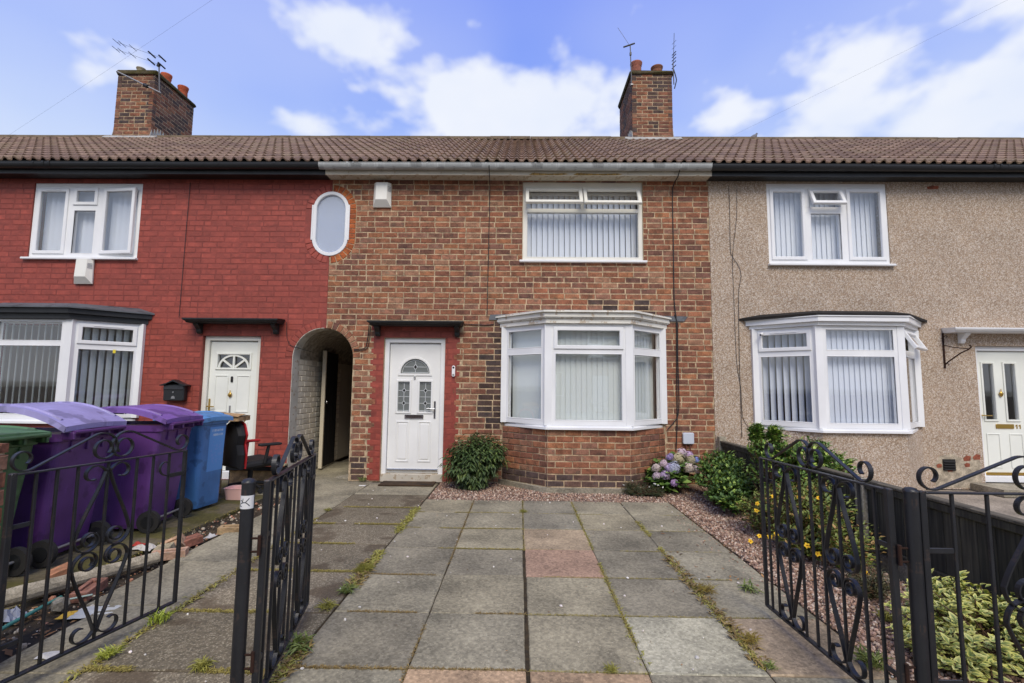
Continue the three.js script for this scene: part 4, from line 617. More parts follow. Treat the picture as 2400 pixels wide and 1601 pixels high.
{
  const rnd = rand32(2024), P = structure('driveway', box(-2.14, 1.875, -0.10, -0.010, 0.02, 5.88), std({ map: T.dirt, color: css([176, 164, 128]), roughness: 1 }));
  const cols = [-1.144, -0.544, 0.056, 0.656, 1.256, 1.862], g = 0.0035;
  const special = { '2,2': 'brown', '2,3': 'pink', '2,0': 'blue', '2,1': 'blue', '1,6': 'tan', '2,6': 'tan', '3,5': 'pale', '4,5': 'brown', '1,2': 'olive', '1,4': 'olive', '0,2': 'dark', '0,3': 'dark', '1,3': 'dark', '3,3': 'dark', '0,6': 'grey', '4,6': 'grey' };
  for (let c = 0; c < 5; c++) for (let r = 0; r < 8; r++) {
    const z0 = 1.068 + r * 0.6, z1 = z0 + 0.6; let x0 = cols[c] + g, x1 = cols[c + 1] - g; if (c === 1 && r > 2) x1 -= 0.007; if (c === 2 && r > 2) x0 += 0.009;
    const k = special[`${c},${r}`] ?? ['grey', 'grey', 'dark', 'olive'][Math.floor(rnd() * 4)];
    part(P, 'paving_slab', slabGeo(x0, x1, z0 + g, z1 - g, 0, rnd), slabMats[k]);
  }
  for (const [z0, z1] of [[0.83, 1.5], [1.5, 2.17], [2.17, 2.79], [2.79, 3.43], [3.43, 4.10], [4.10, 4.72], [4.72, 5.4]]) part(P, 'paving_slab', slabGeo(-2.115, -1.156, z0 + g, z1 - g, -0.002, rnd), aggMats[Math.floor(rnd() * 3)]);
  part(P, 'paving_slab', slabGeo(-2.115, -1.16, 0.20, 0.823, 0, rnd), slabMats.grey);
  part(P, 'paving_slab', slabGeo(-2.45, -1.16, 0.06, 0.192, -0.002, rnd), slabMats.dark);
  // shared path to the covered passage and the neighbour's path
  const Q = structure('garden_path', box(-2.80, -2.145, -0.10, -0.03, 0.02, 5.88), std({ map: T.dirt, color: css([120, 112, 100]), roughness: 1 }));
  for (const [x0, x1, z0, z1] of [[-2.78, -2.13, 0.93, 1.72], [-2.78, -2.13, 1.73, 2.52], [-2.77, -2.13, 2.53, 3.27], [-2.75, -2.13, 3.28, 4.02], [-2.60, -2.13, 4.03, 4.75], [-2.6, -2.13, 4.76, 5.5]]) part(Q, 'paving_slab', slabGeo(x0, x1, z0, z1, -0.003, rnd), slabMats[['grey', 'olive', 'pale'][Math.floor(rnd() * 3)]]);
  for (const [x0, x1, z0, z1] of [[-3.40, -2.13, 0.01, 0.92], [-3.40, -2.50, -0.92, 0.0], [-3.40, -2.50, -1.8, -0.93]]) part(Q, 'paving_slab', slabGeo(x0, x1, z0, z1, -0.004, rnd), slabMats.grey);
}
structure('passage_ground', box(-3.4, -2.5, -0.12, -0.06, -6, 0), MAT.concrete);
structure('mossy_yard', box(-8.7, -3.16, -0.12, -0.006, 0.01, 5.85), std({ map: T.mossy, color: css([232, 228, 214]), roughness: 1, bumpMap: T.grainBump, bumpScale: 0.0024 }));
structure('next_garden', box(3.06, 9, -0.12, -0.01, 0.02, 5.85), std({ map: T.slab, color: css([186, 176, 164]), roughness: 1 }));
structure('gravel_bed', merge([box(-1.135, 2.86, -0.10, -0.008, 0.02, 1.055), box(1.885, 2.86, -0.10, -0.010, 1.0555, 5.85)]), std({ map: T.gravel, roughness: 1, bumpMap: T.grainBump, bumpScale: 0.0036 }));
// loose things on the ground, many small pieces of one kind
function scatter(name, label, category, geo, mat, spots, pal, seed) {
  const im = new THREE.InstancedMesh(geo, mat, spots.length), m = new THREE.Matrix4(), rnd = rand32(seed), q = new THREE.Quaternion(), e = new THREE.Euler(), c = new THREE.Color();
  spots.forEach(([x, y, z, s, fl = 1], i) => { e.set(fl ? rnd() * 6.3 : (rnd() - 0.5) * 0.6, rnd() * 6.3, fl ? rnd() * 6.3 : (rnd() - 0.5) * 0.6); q.setFromEuler(e); m.compose(new THREE.Vector3(x, y, z), q, new THREE.Vector3(s * (0.7 + rnd() * 0.6), s * (0.55 + rnd() * 0.5), s * (0.7 + rnd() * 0.6))); im.setMatrixAt(i, m); const p = pal[Math.floor(rnd() * pal.length)], k = 0.85 + rnd() * 0.3; c.setRGB(...rgbl(p.map((v) => v * k))); im.setColorAt(i, c); });
  im.name = numbered(name); shade(im); scene.add(im); return tag(im, label, category, null, 'stuff');
}
{
  const rnd = rand32(31), stone = fin(new THREE.IcosahedronGeometry(1, 0)), S = [], inBay = (x, z) => { const d = Math.abs(x - 0.957); return z < 0.62 && d < 1.3 && z < Math.min(0.62, (1.28 - d) * 0.87 + 0.03); };
  const put = (n, x0, x1, z0, z1, s0, s1) => { for (let i = 0; i < n; i++) { const x = lerp(x0, x1, rnd()), z = lerp(z0, z1, rnd()); if (!inBay(x, z)) S.push([x, -0.004 + rnd() * 0.007, z, lerp(s0, s1, rnd() ** 2)]); } };
  put(9500, -1.12, 2.85, 0.03, 1.06, 0.006, 0.014); put(15000, 1.875, 2.85, 1.05, 5.3, 0.006, 0.014); put(260, 1.70, 1.9, 1.05, 5, 0.005, 0.010); put(120, -1.2, 1.9, 1.06, 1.2, 0.004, 0.009);
  scatter('pink_gravel', 'pinkish gravel filling the border beside the paved drive', 'gravel', stone, std({ color: 0xffffff, roughness: 0.95 }), S, [[172, 142, 124], [154, 124, 106], [188, 166, 146], [136, 108, 92], [198, 182, 164], [122, 98, 84], [166, 136, 114], [148, 118, 98]], 5);
  const R = []; for (let i = 0; i < 900; i++) { const z = lerp(0.9, 5, rnd()), x = z > 3.3 ? lerp(-3.2, -2.55, rnd()) : lerp(-3.2, -2.76, rnd()); R.push([x, -0.04 + rnd() * 0.02, z, 0.004 + rnd() ** 4 * 0.02]); }
  scatter('rubble', 'small broken stones in the soil strip beside the path', 'rubble', stone, std({ color: 0xffffff, roughness: 1 }), R, [[150, 138, 120], [120, 104, 88], [170, 120, 96], [96, 86, 72], [182, 172, 154]], 6);
  const Lf = []; for (let i = 0; i < 260; i++) { const k = rnd(); Lf.push(k < 0.6 ? [lerp(-3.15, -2.6, rnd()), -0.028 + rnd() * 0.012, lerp(3.2, 4.95, rnd()), 0.012 + rnd() * 0.02, 0] : k < 0.8 ? [lerp(1.3, 2.2, rnd()), 0.006, lerp(2.2, 3.6, rnd()), 0.008 + rnd() * 0.014, 0] : [lerp(-1.2, 1.9, rnd()), 0.005, lerp(1.1, 5, rnd()), 0.004 + rnd() * 0.007, 0]); }
  const lg = soup([-1, 0, 0, 0, 0.12, 0.5, 1, 0, 0, -1, 0, 0, 1, 0, 0, 0, 0.1, -0.5]);
  scatter('dead_leaves', 'dry brown leaf litter lying on paving and soil', 'litter', lg, std({ color: 0xffffff, roughness: 1, side: THREE.DoubleSide }), Lf, [[140, 100, 64], [116, 84, 56], [168, 128, 84], [92, 70, 50]], 7);
  const Wh = []; for (let i = 0; i < 85; i++) Wh.push([lerp(-2.1, 1.85, rnd()), 0.005, lerp(0.3, 5, rnd()), 0.004 + rnd() * 0.007, 0]);
  scatter('white_specks', 'tiny white chips and petals scattered over the paving', 'litter', stone, std({ color: 0xffffff, roughness: 0.9 }), Wh, [[214, 210, 202], [190, 182, 172], [224, 214, 208]], 8);
}
// ---------- wrought iron gates ----------
function ribbon(p, w = 0.022, t = 0.0065) { // flat strip bent along a path in the gate plane, its width across the gate
  const n = p.length, L = [], R = [];
  for (let i = 0; i < n; i++) { const a = p[Math.max(0, i - 1)], b = p[Math.min(n - 1, i + 1)], dx = b[0] - a[0], dy = b[1] - a[1], l = Math.hypot(dx, dy) || 1; const nx = -dy / l * t / 2, ny = dx / l * t / 2; L.push([p[i][0] + nx, p[i][1] + ny]); R.push([p[i][0] - nx, p[i][1] - ny]); }
  return skin(p.map((_, i) => [[...L[i], -w / 2], [...R[i], -w / 2], [...R[i], w / 2], [...L[i], w / 2]]));
}
// spiral that starts at a point with a heading and winds up, turning left (s=1) or right (s=-1)
function curl(x, y, head, len, k0, k1, s, n = 30) { const o = [[x, y]]; let h = head; for (let i = 0; i < n; i++) { const d = len / n; h += s * lerp(k0, k1, (i / n) ** 1.2) * d; x += Math.cos(h) * d; y += Math.sin(h) * d; o.push([x, y]); } return o; }
const mir = (p, u) => p.map(([x, y]) => [2 * u - x, y]);
function diamond(G, u, y0, y1, w) { // stretched lozenge of four scrolled strips about a bar
  const ym = (y0 + y1) / 2, add = (p, n = 'scroll') => { part(G, n, ribbon(p), MAT.iron); part(G, n, ribbon(mir(p, u)), MAT.iron); };
  const up = [[u + 0.004, y1 - 0.03]], hx = u + w; for (let i = 1; i <= 8; i++) { const t = i / 8; up.push([lerp(u + 0.006, hx, sm(t) * 0.35 + t * 0.65), lerp(y1 - 0.03, ym + 0.075, t)]); }
  add([...up, ...curl(hx, ym + 0.075, -Math.PI / 2 + 0.02, w * 3.0, 1.75 / w, 5.4 / w, -1, 40).slice(1)]);
  const dn = [[u + 0.004, y0 + 0.03]]; for (let i = 1; i <= 8; i++) { const t = i / 8; dn.push([lerp(u + 0.006, hx, sm(t) * 0.35 + t * 0.65), lerp(y0 + 0.03, ym - 0.065, t)]); }
  add([...dn, ...curl(hx, ym - 0.065, Math.PI / 2 - 0.02, w * 3.0, 1.75 / w, 5.4 / w, 1, 40).slice(1)]);
  add(curl(u + 0.006, y1 - 0.05, 1.15, 0.21, 11, 38, -1, 28)); add(curl(u + 0.006, y0 + 0.05, -1.15, 0.21, 11, 38, 1, 28));
}
function crest(G, u0, u1, y) { // two strips rising to the middle, scrolled at both ends
  const m = (u0 + u1) / 2, h = 0.145, r = 0.055, add = (p) => { part(G, 'crest_scroll', ribbon(p, 0.02), MAT.iron); };
  const a = [u0 + 0.07, y + 0.012], b = [m - 0.10, y + h], ang = Math.atan2(b[1] - a[1], b[0] - a[0]);
  const tail = curl(a[0], a[1], ang + Math.PI, 0.25, 15, 36, -1, 30).reverse(), head = curl(b[0], b[1], ang, 0.50, 11, 27, -1, 46);
  const p = [...tail, ...head]; add(p); add(mir(p, m));
}
function scrollGate(o, L, H0, H1, bars, diamonds, crestRange, stile = 0.026) { // local x along the gate from the hinge, y up
  for (const [n, u, w] of [['hinge_stile', 0, stile], ['latch_stile', L, stile * 0.8]]) part(o, n, rbox(u - w / 2, u + w / 2, H0, H1 + (n === 'hinge_stile' ? 0.004 : 0.002), -w / 2, w / 2, 0.003), MAT.iron);
  part(o, 'top_rail', rbox(stile / 2, L - stile * 0.4, H1 - 0.008, H1, -0.014, 0.014, 0.002), MAT.iron); part(o, 'bottom_rail', rbox(stile / 2, L - stile * 0.4, H0, H0 + 0.012, -0.014, 0.014, 0.002), MAT.iron);
  for (const u of bars) part(o, 'bar', rbox(u - 0.0065, u + 0.0065, H0 + 0.012, H1 - 0.008, -0.0065, 0.0065, 0.002), MAT.iron);
  for (const [u, w] of diamonds) diamond(o, u, H0 + 0.012, H1 - 0.008, w);
  if (crestRange) crest(o, crestRange[0], crestRange[1], H1);
  part(o, 'latch', merge([rbox(L - 0.11, L - 0.012, H1 - 0.15, H1 - 0.125, 0.008, 0.016, 0.002)]), MAT.iron); part(o, 'latch_curl', ribbon(curl(L - 0.11, H1 - 0.138, Math.PI, 0.16, 14, 40, -1, 24), 0.012), MAT.iron);
  for (const y of [H0 + 0.15, H1 - 0.25]) part(o, 'stay', rbox(0.012, bars[0] - 0.006, y, y + 0.022, -0.004, 0.004, 0.002), MAT.iron);
}
function gatePost(label, x, z, h, lean = 0) {
  const o = thing('gate_post', label, 'post', [x, -0.05, z], 0, 'gate posts'); o.rotation.z = lean;
  part(o, 'pole', rod([0, 0, 0], [0, h + 0.04, 0], 0.027, 16), MAT.iron); part(o, 'cap', xf(lathe([[0.028, 0], [0.029, 0.008], [0.02, 0.018], [0, 0.022]], 14), { p: [0, h + 0.04, 0] }), MAT.iron);
  return o;
}
{
  const dirTurn = (ax, az, bx, bz) => Math.atan2(-(bz - az), bx - ax);
  // drive gate leaf by the shrubs
  const gr = thing('iron_gate', 'open wrought iron drive gate leaf in front of yellow flowers', 'gate', [1.585, 0.0, 5.085], dirTurn(1.585, 5.085, 1.572, 4.02), 'wrought iron gates'); gr.rotation.order = 'YXZ'; gr.rotation.z = -0.018;
  const bars2 = [0.085, 0.18, 0.33, 0.465, 0.555, 0.655, 0.785, 0.92, 1.0];
  scrollGate(gr, 1.07, 0.07, 0.985, bars2, [[0.33, 0.115], [0.785, 0.115]], [0.10, 0.99]);
  // drive gate leaf by the path
  const gl = thing('iron_gate', 'open wrought iron drive gate leaf standing beside the sticker post', 'gate', [-1.09, 0, 5.085], dirTurn(-1.09, 5.085, -1.30, 4.10), 'wrought iron gates'); gl.rotation.order = 'YXZ'; gl.rotation.z = -0.02;
  scrollGate(gl, 1.01, 0.075, 0.985, bars2.map((b) => b * 0.944), [[0.312, 0.108], [0.741, 0.108]], [0.09, 0.93]);
  // next door's garden gate
  const g7 = thing('iron_gate', 'wrought iron garden gate standing open in front of purple bins', 'gate', [-2.295, 0, 5.0], dirTurn(-2.295, 5.0, -2.10, 4.14), 'wrought iron gates');
  scrollGate(g7, 0.882, 0.065, 0.985, [0.106, 0.207, 0.314, 0.484, 0.666, 0.779, 0.896].map((b) => b * 0.865), [[0.419, 0.14]], [0.0, 0.882]);
  // railing panel beyond the post
  const rp = thing('iron_railing', 'wrought iron railing panel above the yellow variegated shrub', 'railing', [1.69, 0, 5.11], 0);
  scrollGate(rp, 1.0, 0.07, 0.985, [0.125, 0.27, 0.5, 0.73, 0.86], [[0.5, 0.19]], [0.0, 1.0]);
  const pl = gatePost('black round gate post with a torn white sticker', -1.158, 5.10, 0.99), pr = gatePost('black round gate post between open gate leaf and railing', 1.655, 5.10, 0.99);
  for (const [p, s] of [[pl, 1], [pr, -1]]) for (const y of [0.33, 0.80]) part(p, 'hinge', merge([rod([0, y, 0], [s * 0.062, y, -0.004], 0.005, 6), rod([0, y - 0.055, 0], [s * 0.062, y - 0.055, -0.004], 0.005, 6), rod([s * 0.058, y - 0.07, -0.004], [s * 0.058, y + 0.012, -0.004], 0.008, 8)]), MAT.rust);
  // torn sticker wrapped on the post
  const cv = document.createElement('canvas'); cv.width = 256; cv.height = 128; const c = cv.getContext('2d'); c.fillStyle = '#d6d6d4'; c.fillRect(0, 0, 256, 128); c.strokeStyle = '#22262a'; c.lineWidth = 9; c.lineCap = 'round'; c.beginPath(); c.moveTo(70, 82); c.lineTo(64, 100); c.lineTo(92, 104); c.moveTo(68, 84); c.bezierCurveTo(92, 66, 120, 64, 146, 66); c.bezierCurveTo(166, 74, 180, 86, 194, 98); c.moveTo(104, 70); c.lineTo(112, 30); c.moveTo(78, 46); c.lineTo(104, 54); c.moveTo(150, 60); c.lineTo(186, 28); c.stroke();
  const tx = new THREE.CanvasTexture(cv); tx.colorSpace = THREE.SRGBColorSpace;
  const sg = new THREE.CylinderGeometry(0.0278, 0.0278, 0.055, 20, 1, true, -1.5, 3.0); sg.translate(0, 0.955, 0); part(pl, 'sticker', sg.toNonIndexed(), std({ map: tx, roughness: 0.6, side: THREE.DoubleSide }));
  // brick pier at the edge of the next garden
  const pier = thing('brick_pier', 'red brick gate pier beside the garden gate with purple bins', 'pier', [-2.69, -0.05, 5.0]), pb = [];
  part(pier, 'core', box(-0.168, 0.168, 0, 1.13, -0.168, 0.168), MAT.mortar);
  for (const [ry, px, pz] of [[0, -0.18, 0.18], [Math.PI / 2, 0.18, 0.18], [Math.PI, 0.18, -0.18], [-Math.PI / 2, -0.18, -0.18]]) for (const b of layBricks({ u0: 0.002, u1: 0.358, v0: 0, v1: 1.15, seed: 60 + ry, tone: (u, v, r) => browns(r, 0.95) })) { b.g.applyMatrix4(new THREE.Matrix4().makeTranslation(px, 0, pz).multiply(new THREE.Matrix4().makeRotationY(ry))); part(pier, 'brick', b.g, MAT.brick); }
}
// ---------- wheelie bins ----------
function rring(cx, cz, hx, hz, r, y, n = 5) { const o = []; for (const [sx, sz, a] of [[1, 1, 0], [-1, 1, 1], [-1, -1, 2], [1, -1, 3]]) for (let k = 0; k <= n; k++) { const t = (a + k / n) * Math.PI / 2; o.push([cx + sx * (hx - r) + Math.cos(t) * r, y, cz + sz * (hz - r) + Math.sin(t) * r]); } return o.reverse(); }
function wheelieBin(o, { W, Dp, H, col, lidCol, lidOpen = 0, dome = 0.06, wear = 0.4 }) { // hinge and wheels on the +x side
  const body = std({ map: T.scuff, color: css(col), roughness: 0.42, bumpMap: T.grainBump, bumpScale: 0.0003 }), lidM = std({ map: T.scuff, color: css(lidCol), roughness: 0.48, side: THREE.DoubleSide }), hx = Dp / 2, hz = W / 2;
  part(o, 'body', skin([rring(-0.03, 0, hx * 0.70, hz * 0.78, 0.03, 0.03), rring(-0.028, 0, hx * 0.74, hz * 0.81, 0.045, 0.07), rring(-0.012, 0, hx * 0.84, hz * 0.88, 0.05, H * 0.55), rring(0, 0, hx * 0.93, hz * 0.95, 0.05, H - 0.075), rring(0, 0, hx * 0.93, hz * 0.95, 0.05, H - 0.06)]), body);
  part(o, 'rim', skin([rring(0, 0, hx * 0.93, hz * 0.95, 0.05, H - 0.066), rring(0, 0, hx * 0.985, hz * 0.995, 0.05, H - 0.058), rring(0, 0, hx, hz, 0.05, H), rring(0, 0, hx * 0.95, hz * 0.95, 0.05, H), rring(0, 0, hx * 0.93, hz * 0.93, 0.05, H - 0.03)]), body);
  part(o, 'rib', merge([-0.26, 0, 0.26].map((k) => rbox(hx * 0.80, hx * 0.965, H - 0.15, H - 0.067, k * W - 0.008, k * W + 0.008, 0.004))), body);
  part(o, 'handle', merge([rod([hx + 0.075, H + 0.012, -hz * 0.88], [hx + 0.075, H + 0.012, hz * 0.88], 0.016, 10), ...[-0.86, -0.3, 0.3, 0.86].map((k) => rbox(hx * 0.94, hx + 0.08, H - 0.045, H + 0.012, k * hz - 0.011, k * hz + 0.011, 0.004))]), body);
  // lid: curved sheet from the hinge to the front lip, with a raised rim and two darker body-colour pads imitating shaded hand slots
  const N = 10, M = 8, tp = [], lo = [], L = Dp + 0.06;
  for (let i = 0; i <= N; i++) { const t = i / N, x = hx + 0.045 - L * t, y = 0.012 + dome * Math.sin(Math.PI * Math.min(1, 0.08 + t * 0.92)) ** 0.8; const a = [], b = []; for (let k = 0; k <= M; k++) { const s = k / M * 2 - 1, z = s * (hz + 0.015), dz = 0.014 * (1 - s * s); a.push([x, y + dz, z]); b.push([x, y + dz - 0.016, z * 0.99]); } tp.push(a); lo.push(b); }
  const lid = part(o, 'lid', merge([skin(tp.map((a) => a.slice().reverse()), false, false), skin(lo, false, false), skin([tp.map((a) => a[M]), tp.map((a) => [a[M][0], a[M][1] - 0.045, a[M][2] + 0.004])], false, false), skin([tp.map((a) => [a[0][0], a[0][1] - 0.045, a[0][2] - 0.004]), tp.map((a) => a[0])], false, false), skin([tp[N].map((p) => [p[0] - 0.006, p[1] - 0.045, p[2]]), tp[N]], false, false), skin([tp[0], tp[0].map((p) => [p[0] + 0.004, p[1] - 0.04, p[2]])], false, false)]), lidM);
  for (const s of [-1, 1]) part(lid, 'lid_ridge', skin([...Array(9)].map((_, i) => { const t = 0.1 + i / 8 * 0.74, x = hx + 0.045 - L * t, y = 0.012 + dome * Math.sin(Math.PI * Math.min(1, 0.08 + t * 0.92)) ** 0.8, z = s * (hz - 0.03); return [[x, y + 0.004, z - 0.012], [x, y + 0.016, z - 0.006], [x, y + 0.016, z + 0.006], [x, y + 0.002, z + 0.014]]; })), lidM);
  part(lid, 'dark_slot_pad', merge([-0.32, 0.32].map((k) => xf(rbox(-0.02, 0.02, -0.003, 0.0065, -0.075, 0.075, 0.003), { p: [hx - 0.035, 0.012 + dome * 0.42 + 0.012, k * W], r: [0, 0, -dome * 4.2] }))), body);
  lid.position.set(0, H, 0); if (lidOpen) { const hg = new THREE.Vector3(hx + 0.045, 0, 0); const R = new THREE.Matrix4().makeTranslation(hx + 0.045, H + 0.012, 0).multiply(new THREE.Matrix4().makeRotationZ(-lidOpen)).multiply(new THREE.Matrix4().makeTranslation(-hx - 0.045, 0, 0)); R.decompose(lid.position, lid.quaternion, lid.scale); }
  for (const s of [-1, 1]) { const w = part(o, 'wheel', xf(fin(new THREE.CylinderGeometry(0.1, 0.1, 0.042, 20)), { r: [Math.PI / 2, 0, 0], p: [hx * 0.80, 0.1, s * (hz * 0.88)] }), MAT.rubber); part(w, 'hub', xf(fin(new THREE.CylinderGeometry(0.055, 0.06, 0.05, 16)), { r: [Math.PI / 2, 0, 0], p: [hx * 0.80, 0.1, s * (hz * 0.88) + s * 0.002] }), MAT.blackPlastic); }
  part(o, 'axle', rod([hx * 0.80, 0.1, -hz * 0.88], [hx * 0.80, 0.1, hz * 0.88], 0.011), MAT.steel);
}
{
  const P = [106, 62, 136];
  const b1 = thing('wheelie_bin', 'purple wheelie bin with faded lilac lid propped up', 'bin', [-3.93, 0, 3.20], 0.06, 'wheelie bins in the red house garden'); wheelieBin(b1, { W: 0.60, Dp: 0.74, H: 1.0, col: P, lidCol: [184, 176, 234], lidOpen: 0.19, dome: 0.11 });
  const b2 = thing('wheelie_bin', 'purple wheelie bin with purple lid between lilac and blue lids', 'bin', [-3.80, 0, 2.33], 0.10, 'wheelie bins in the red house garden'); wheelieBin(b2, { W: 0.60, Dp: 0.74, H: 1.0, col: [112, 68, 144], lidCol: [146, 108, 196], lidOpen: 0.11, dome: 0.095 });
  const b3 = thing('wheelie_bin', 'dark green wheelie bin with closed lid', 'bin', [-3.94, 0, 3.88], 0.02, 'wheelie bins in the red house garden'); wheelieBin(b3, { W: 0.60, Dp: 0.74, H: 1.0, col: [78, 116, 76], lidCol: [98, 142, 96], dome: 0.05 });
  const b4 = thing('wheelie_bin', 'bright blue wheelie bin with pale printed panel', 'bin', [-3.73, 0, 1.62], Math.PI - 0.12, 'wheelie bins in the red house garden'); wheelieBin(b4, { W: 0.46, Dp: 0.54, H: 1.0, col: [84, 142, 208], lidCol: [98, 160, 226], dome: 0.05 });
  const cv = document.createElement('canvas'); cv.width = 256; cv.height = 512; const c = cv.getContext('2d'), rnd = rand32(3); c.fillStyle = 'rgb(92,150,214)'; c.fillRect(0, 0, 256, 512);
  c.fillStyle = 'rgb(206,216,224)'; for (const y of [30, 80]) for (let x = 40; x < 215; x += 15) if (rnd() > 0.1) { c.fillRect(x, y, 4, 26); c.fillRect(x, y + (rnd() < 0.5 ? 0 : 11), 11, 5); if (rnd() < 0.6) c.fillRect(x + 8, y, 4, 26); }
  c.fillStyle = 'rgb(108,150,214)'; for (let i = 0; i < 46; i++) c.fillRect(30 + rnd() * 170, 150 + rnd() * 270, 8 + rnd() * 30, 3 + rnd() * 16);
  const tx = new THREE.CanvasTexture(cv); tx.colorSpace = THREE.SRGBColorSpace; const g = new THREE.PlaneGeometry(0.24, 0.50); g.rotateY(-Math.PI / 2); g.rotateZ(0.033); g.translate(-0.2446, 0.66, 0.05); part(b4, 'printed_panel', g.toNonIndexed(), std({ map: tx, roughness: 0.5 }));
}
// ---------- timber fence ----------
{
  const F = thing('timber_fence', 'low dark timber fence between gravel border and pebbledashed house garden', 'fence', [2.93, 0, 0]), rnd = rand32(66), H = 0.66;
  const posts = [0.10, 1.55, 2.98, 4.42, 5.8];
  posts.forEach((z) => part(F, 'concrete_post', rbox(-0.05, 0.05, -0.1, z < 0.2 ? 0.72 : H + 0.0, z - 0.05, z + 0.05, 0.006), MAT.concrete));
  for (let i = 0; i + 1 < posts.length; i++) {
    const a = posts[i] + 0.052, b = posts[i + 1] - 0.052, n = Math.round((b - a) / 0.125), w = (b - a) / n;
    part(F, 'gravel_board', rbox(-0.028, 0.028, -0.1, 0.115, a, b, 0.004), MAT.concrete);
    part(F, 'bottom_rail', rbox(-0.034, 0.02, 0.117, 0.165, a, b, 0.004), MAT.fence[0]);
    part(F, 'top_rail', rbox(-0.036, 0.022, H - 0.075, H - 0.022, a, b, 0.004), MAT.fence[0]); part(F, 'capping', rbox(-0.045, 0.035, H - 0.02, H + 0.004, a - 0.02, b + 0.02, 0.005), MAT.fenceRail);
    for (let k = 0; k < n; k++) { const o = part(F, 'board', rbox(-0.018 + rnd() * 0.005, -0.001, 0.167, H - 0.078, a + k * w + 0.0015, a + (k + 1) * w - 0.0015, 0.002), MAT.fence[Math.floor(rnd() * 3)]); }
  }
}
// ---------- plants ----------
const up = new THREE.Vector3(0, 1, 0);
// one folded leaf: 4 faces, two-tone when edge is given
function leafInto(V, C, P, dir, nrm, L, W, col, edge, bend = 0.15) {
  const s = new THREE.Vector3().crossVectors(dir, nrm).normalize(), n = new THREE.Vector3().crossVectors(s, dir).normalize(), at = (t, w, h) => [P.x + dir.x * L * t + s.x * W * w + n.x * L * h, P.y + dir.y * L * t + s.y * W * w + n.y * L * h, P.z + dir.z * L * t + s.z * W * w + n.z * L * h];
  const b = at(0, 0, 0), tip = at(1, 0, -bend), m = at(0.5, 0, 0), l = at(0.42, -0.5, 0.09), r = at(0.42, 0.5, 0.09), l2 = at(0.75, -0.34, 0.02 - bend * 0.4), r2 = at(0.75, 0.34, 0.02 - bend * 0.4), e = edge ?? col;
  const tri = (a, c, d, ca, cc, cd) => { V.push(...a, ...c, ...d); C.push(...ca, ...cc, ...cd); };
  tri(b, m, l, col, col, e); tri(b, r, m, col, e, col); tri(l, m, l2, e, col, e); tri(m, r, r2, col, e, e); tri(m, tip, l2, col, e, e); tri(m, r2, tip, col, e, e);
}
function leafGeo(V, C) { const g = new THREE.BufferGeometry(); g.setAttribute('position', new THREE.Float32BufferAttribute(V, 3)); g.setAttribute('color', new THREE.Float32BufferAttribute(C, 3)); g.computeVertexNormals(); return boxUV(g); }
const vary = (rnd, a, b, k = 0.25) => { const t = rnd(), f = 1 - k / 2 + rnd() * k; return [0, 1, 2].map((i) => lerp(lin(a[i]), lin(b[i]), t) * f); };
// shrub: twigs from the root to clumps, leaves in whorls on the twigs
function shrub(o, { clumps, twigs, leaves, len, wid, cols, edge, droop = 0, seed, whorl = 3, spread = 0.8, stemR = 0.004, root = [0, 0, 0], inner = 0.35 }) {
  const rnd = rand32(seed), V = [], C = [], stems = [], tips = [];
  for (let i = 0; i < twigs; i++) {
    const c = clumps[Math.floor(rnd() * clumps.length)], th = rnd() * 6.283, ph = Math.acos(1 - 2 * rnd()), r = Math.cbrt(lerp(inner, 1, rnd()));
    const e = new THREE.Vector3(c[0] + Math.sin(ph) * Math.cos(th) * c[3] * r, Math.max(0.03, c[1] + Math.cos(ph) * c[4] * r), c[2] + Math.sin(ph) * Math.sin(th) * c[5] * r), R = new THREE.Vector3(root[0] + (rnd() - 0.5) * c[3] * 0.6, root[1], root[2] + (rnd() - 0.5) * c[5] * 0.6);
    const d = e.clone().sub(new THREE.Vector3(c[0], c[1] - c[4] * 0.5, c[2])).normalize(), mid = R.clone().lerp(e, 0.55).add(new THREE.Vector3((rnd() - 0.5) * 0.08, 0.03, (rnd() - 0.5) * 0.08));
    if (i % 4 === 0) stems.push(tube([R.toArray(), mid.toArray(), e.toArray()], stemR, 5, 4));
    tips.push([e, d]);
    const k0 = leaves * (0.7 + rnd() * 0.6), shoot = 0.05 + rnd() * 0.07;
    for (let k = 0; k < k0; k++) {
      const t = 1 - k / k0, p = e.clone().addScaledVector(d, (t - 1) * shoot * 1.6).add(new THREE.Vector3((rnd() - 0.5), (rnd() - 0.5), (rnd() - 0.5)).multiplyScalar(len * 0.4));
      const a = k * 2.4 + rnd() * 0.7, side = new THREE.Vector3(Math.cos(a), 0, Math.sin(a)), dir = d.clone().multiplyScalar(0.35 + 0.5 * t).addScaledVector(side, spread).addScaledVector(up, 0.2 - droop).normalize();
      const sc = 0.65 + rnd() * 0.6, col = vary(rnd, cols[0], cols[1]), young = rnd() < 0.2 && cols[2] ? vary(rnd, cols[2], cols[2]) : col;
      leafInto(V, C, p, dir, up.clone().addScaledVector(d, 0.5).normalize(), len * sc, wid * sc, young, edge ? vary(rnd, edge[0], edge[1]) : null, 0.12 + droop * 0.2);
    }
  }
  const f = part(o, 'foliage', leafGeo(V, C), MAT.leaf); f.userData.kind = 'stuff'; if (stems.length) part(o, 'stems', merge(stems), MAT.bark);
  return tips;
}
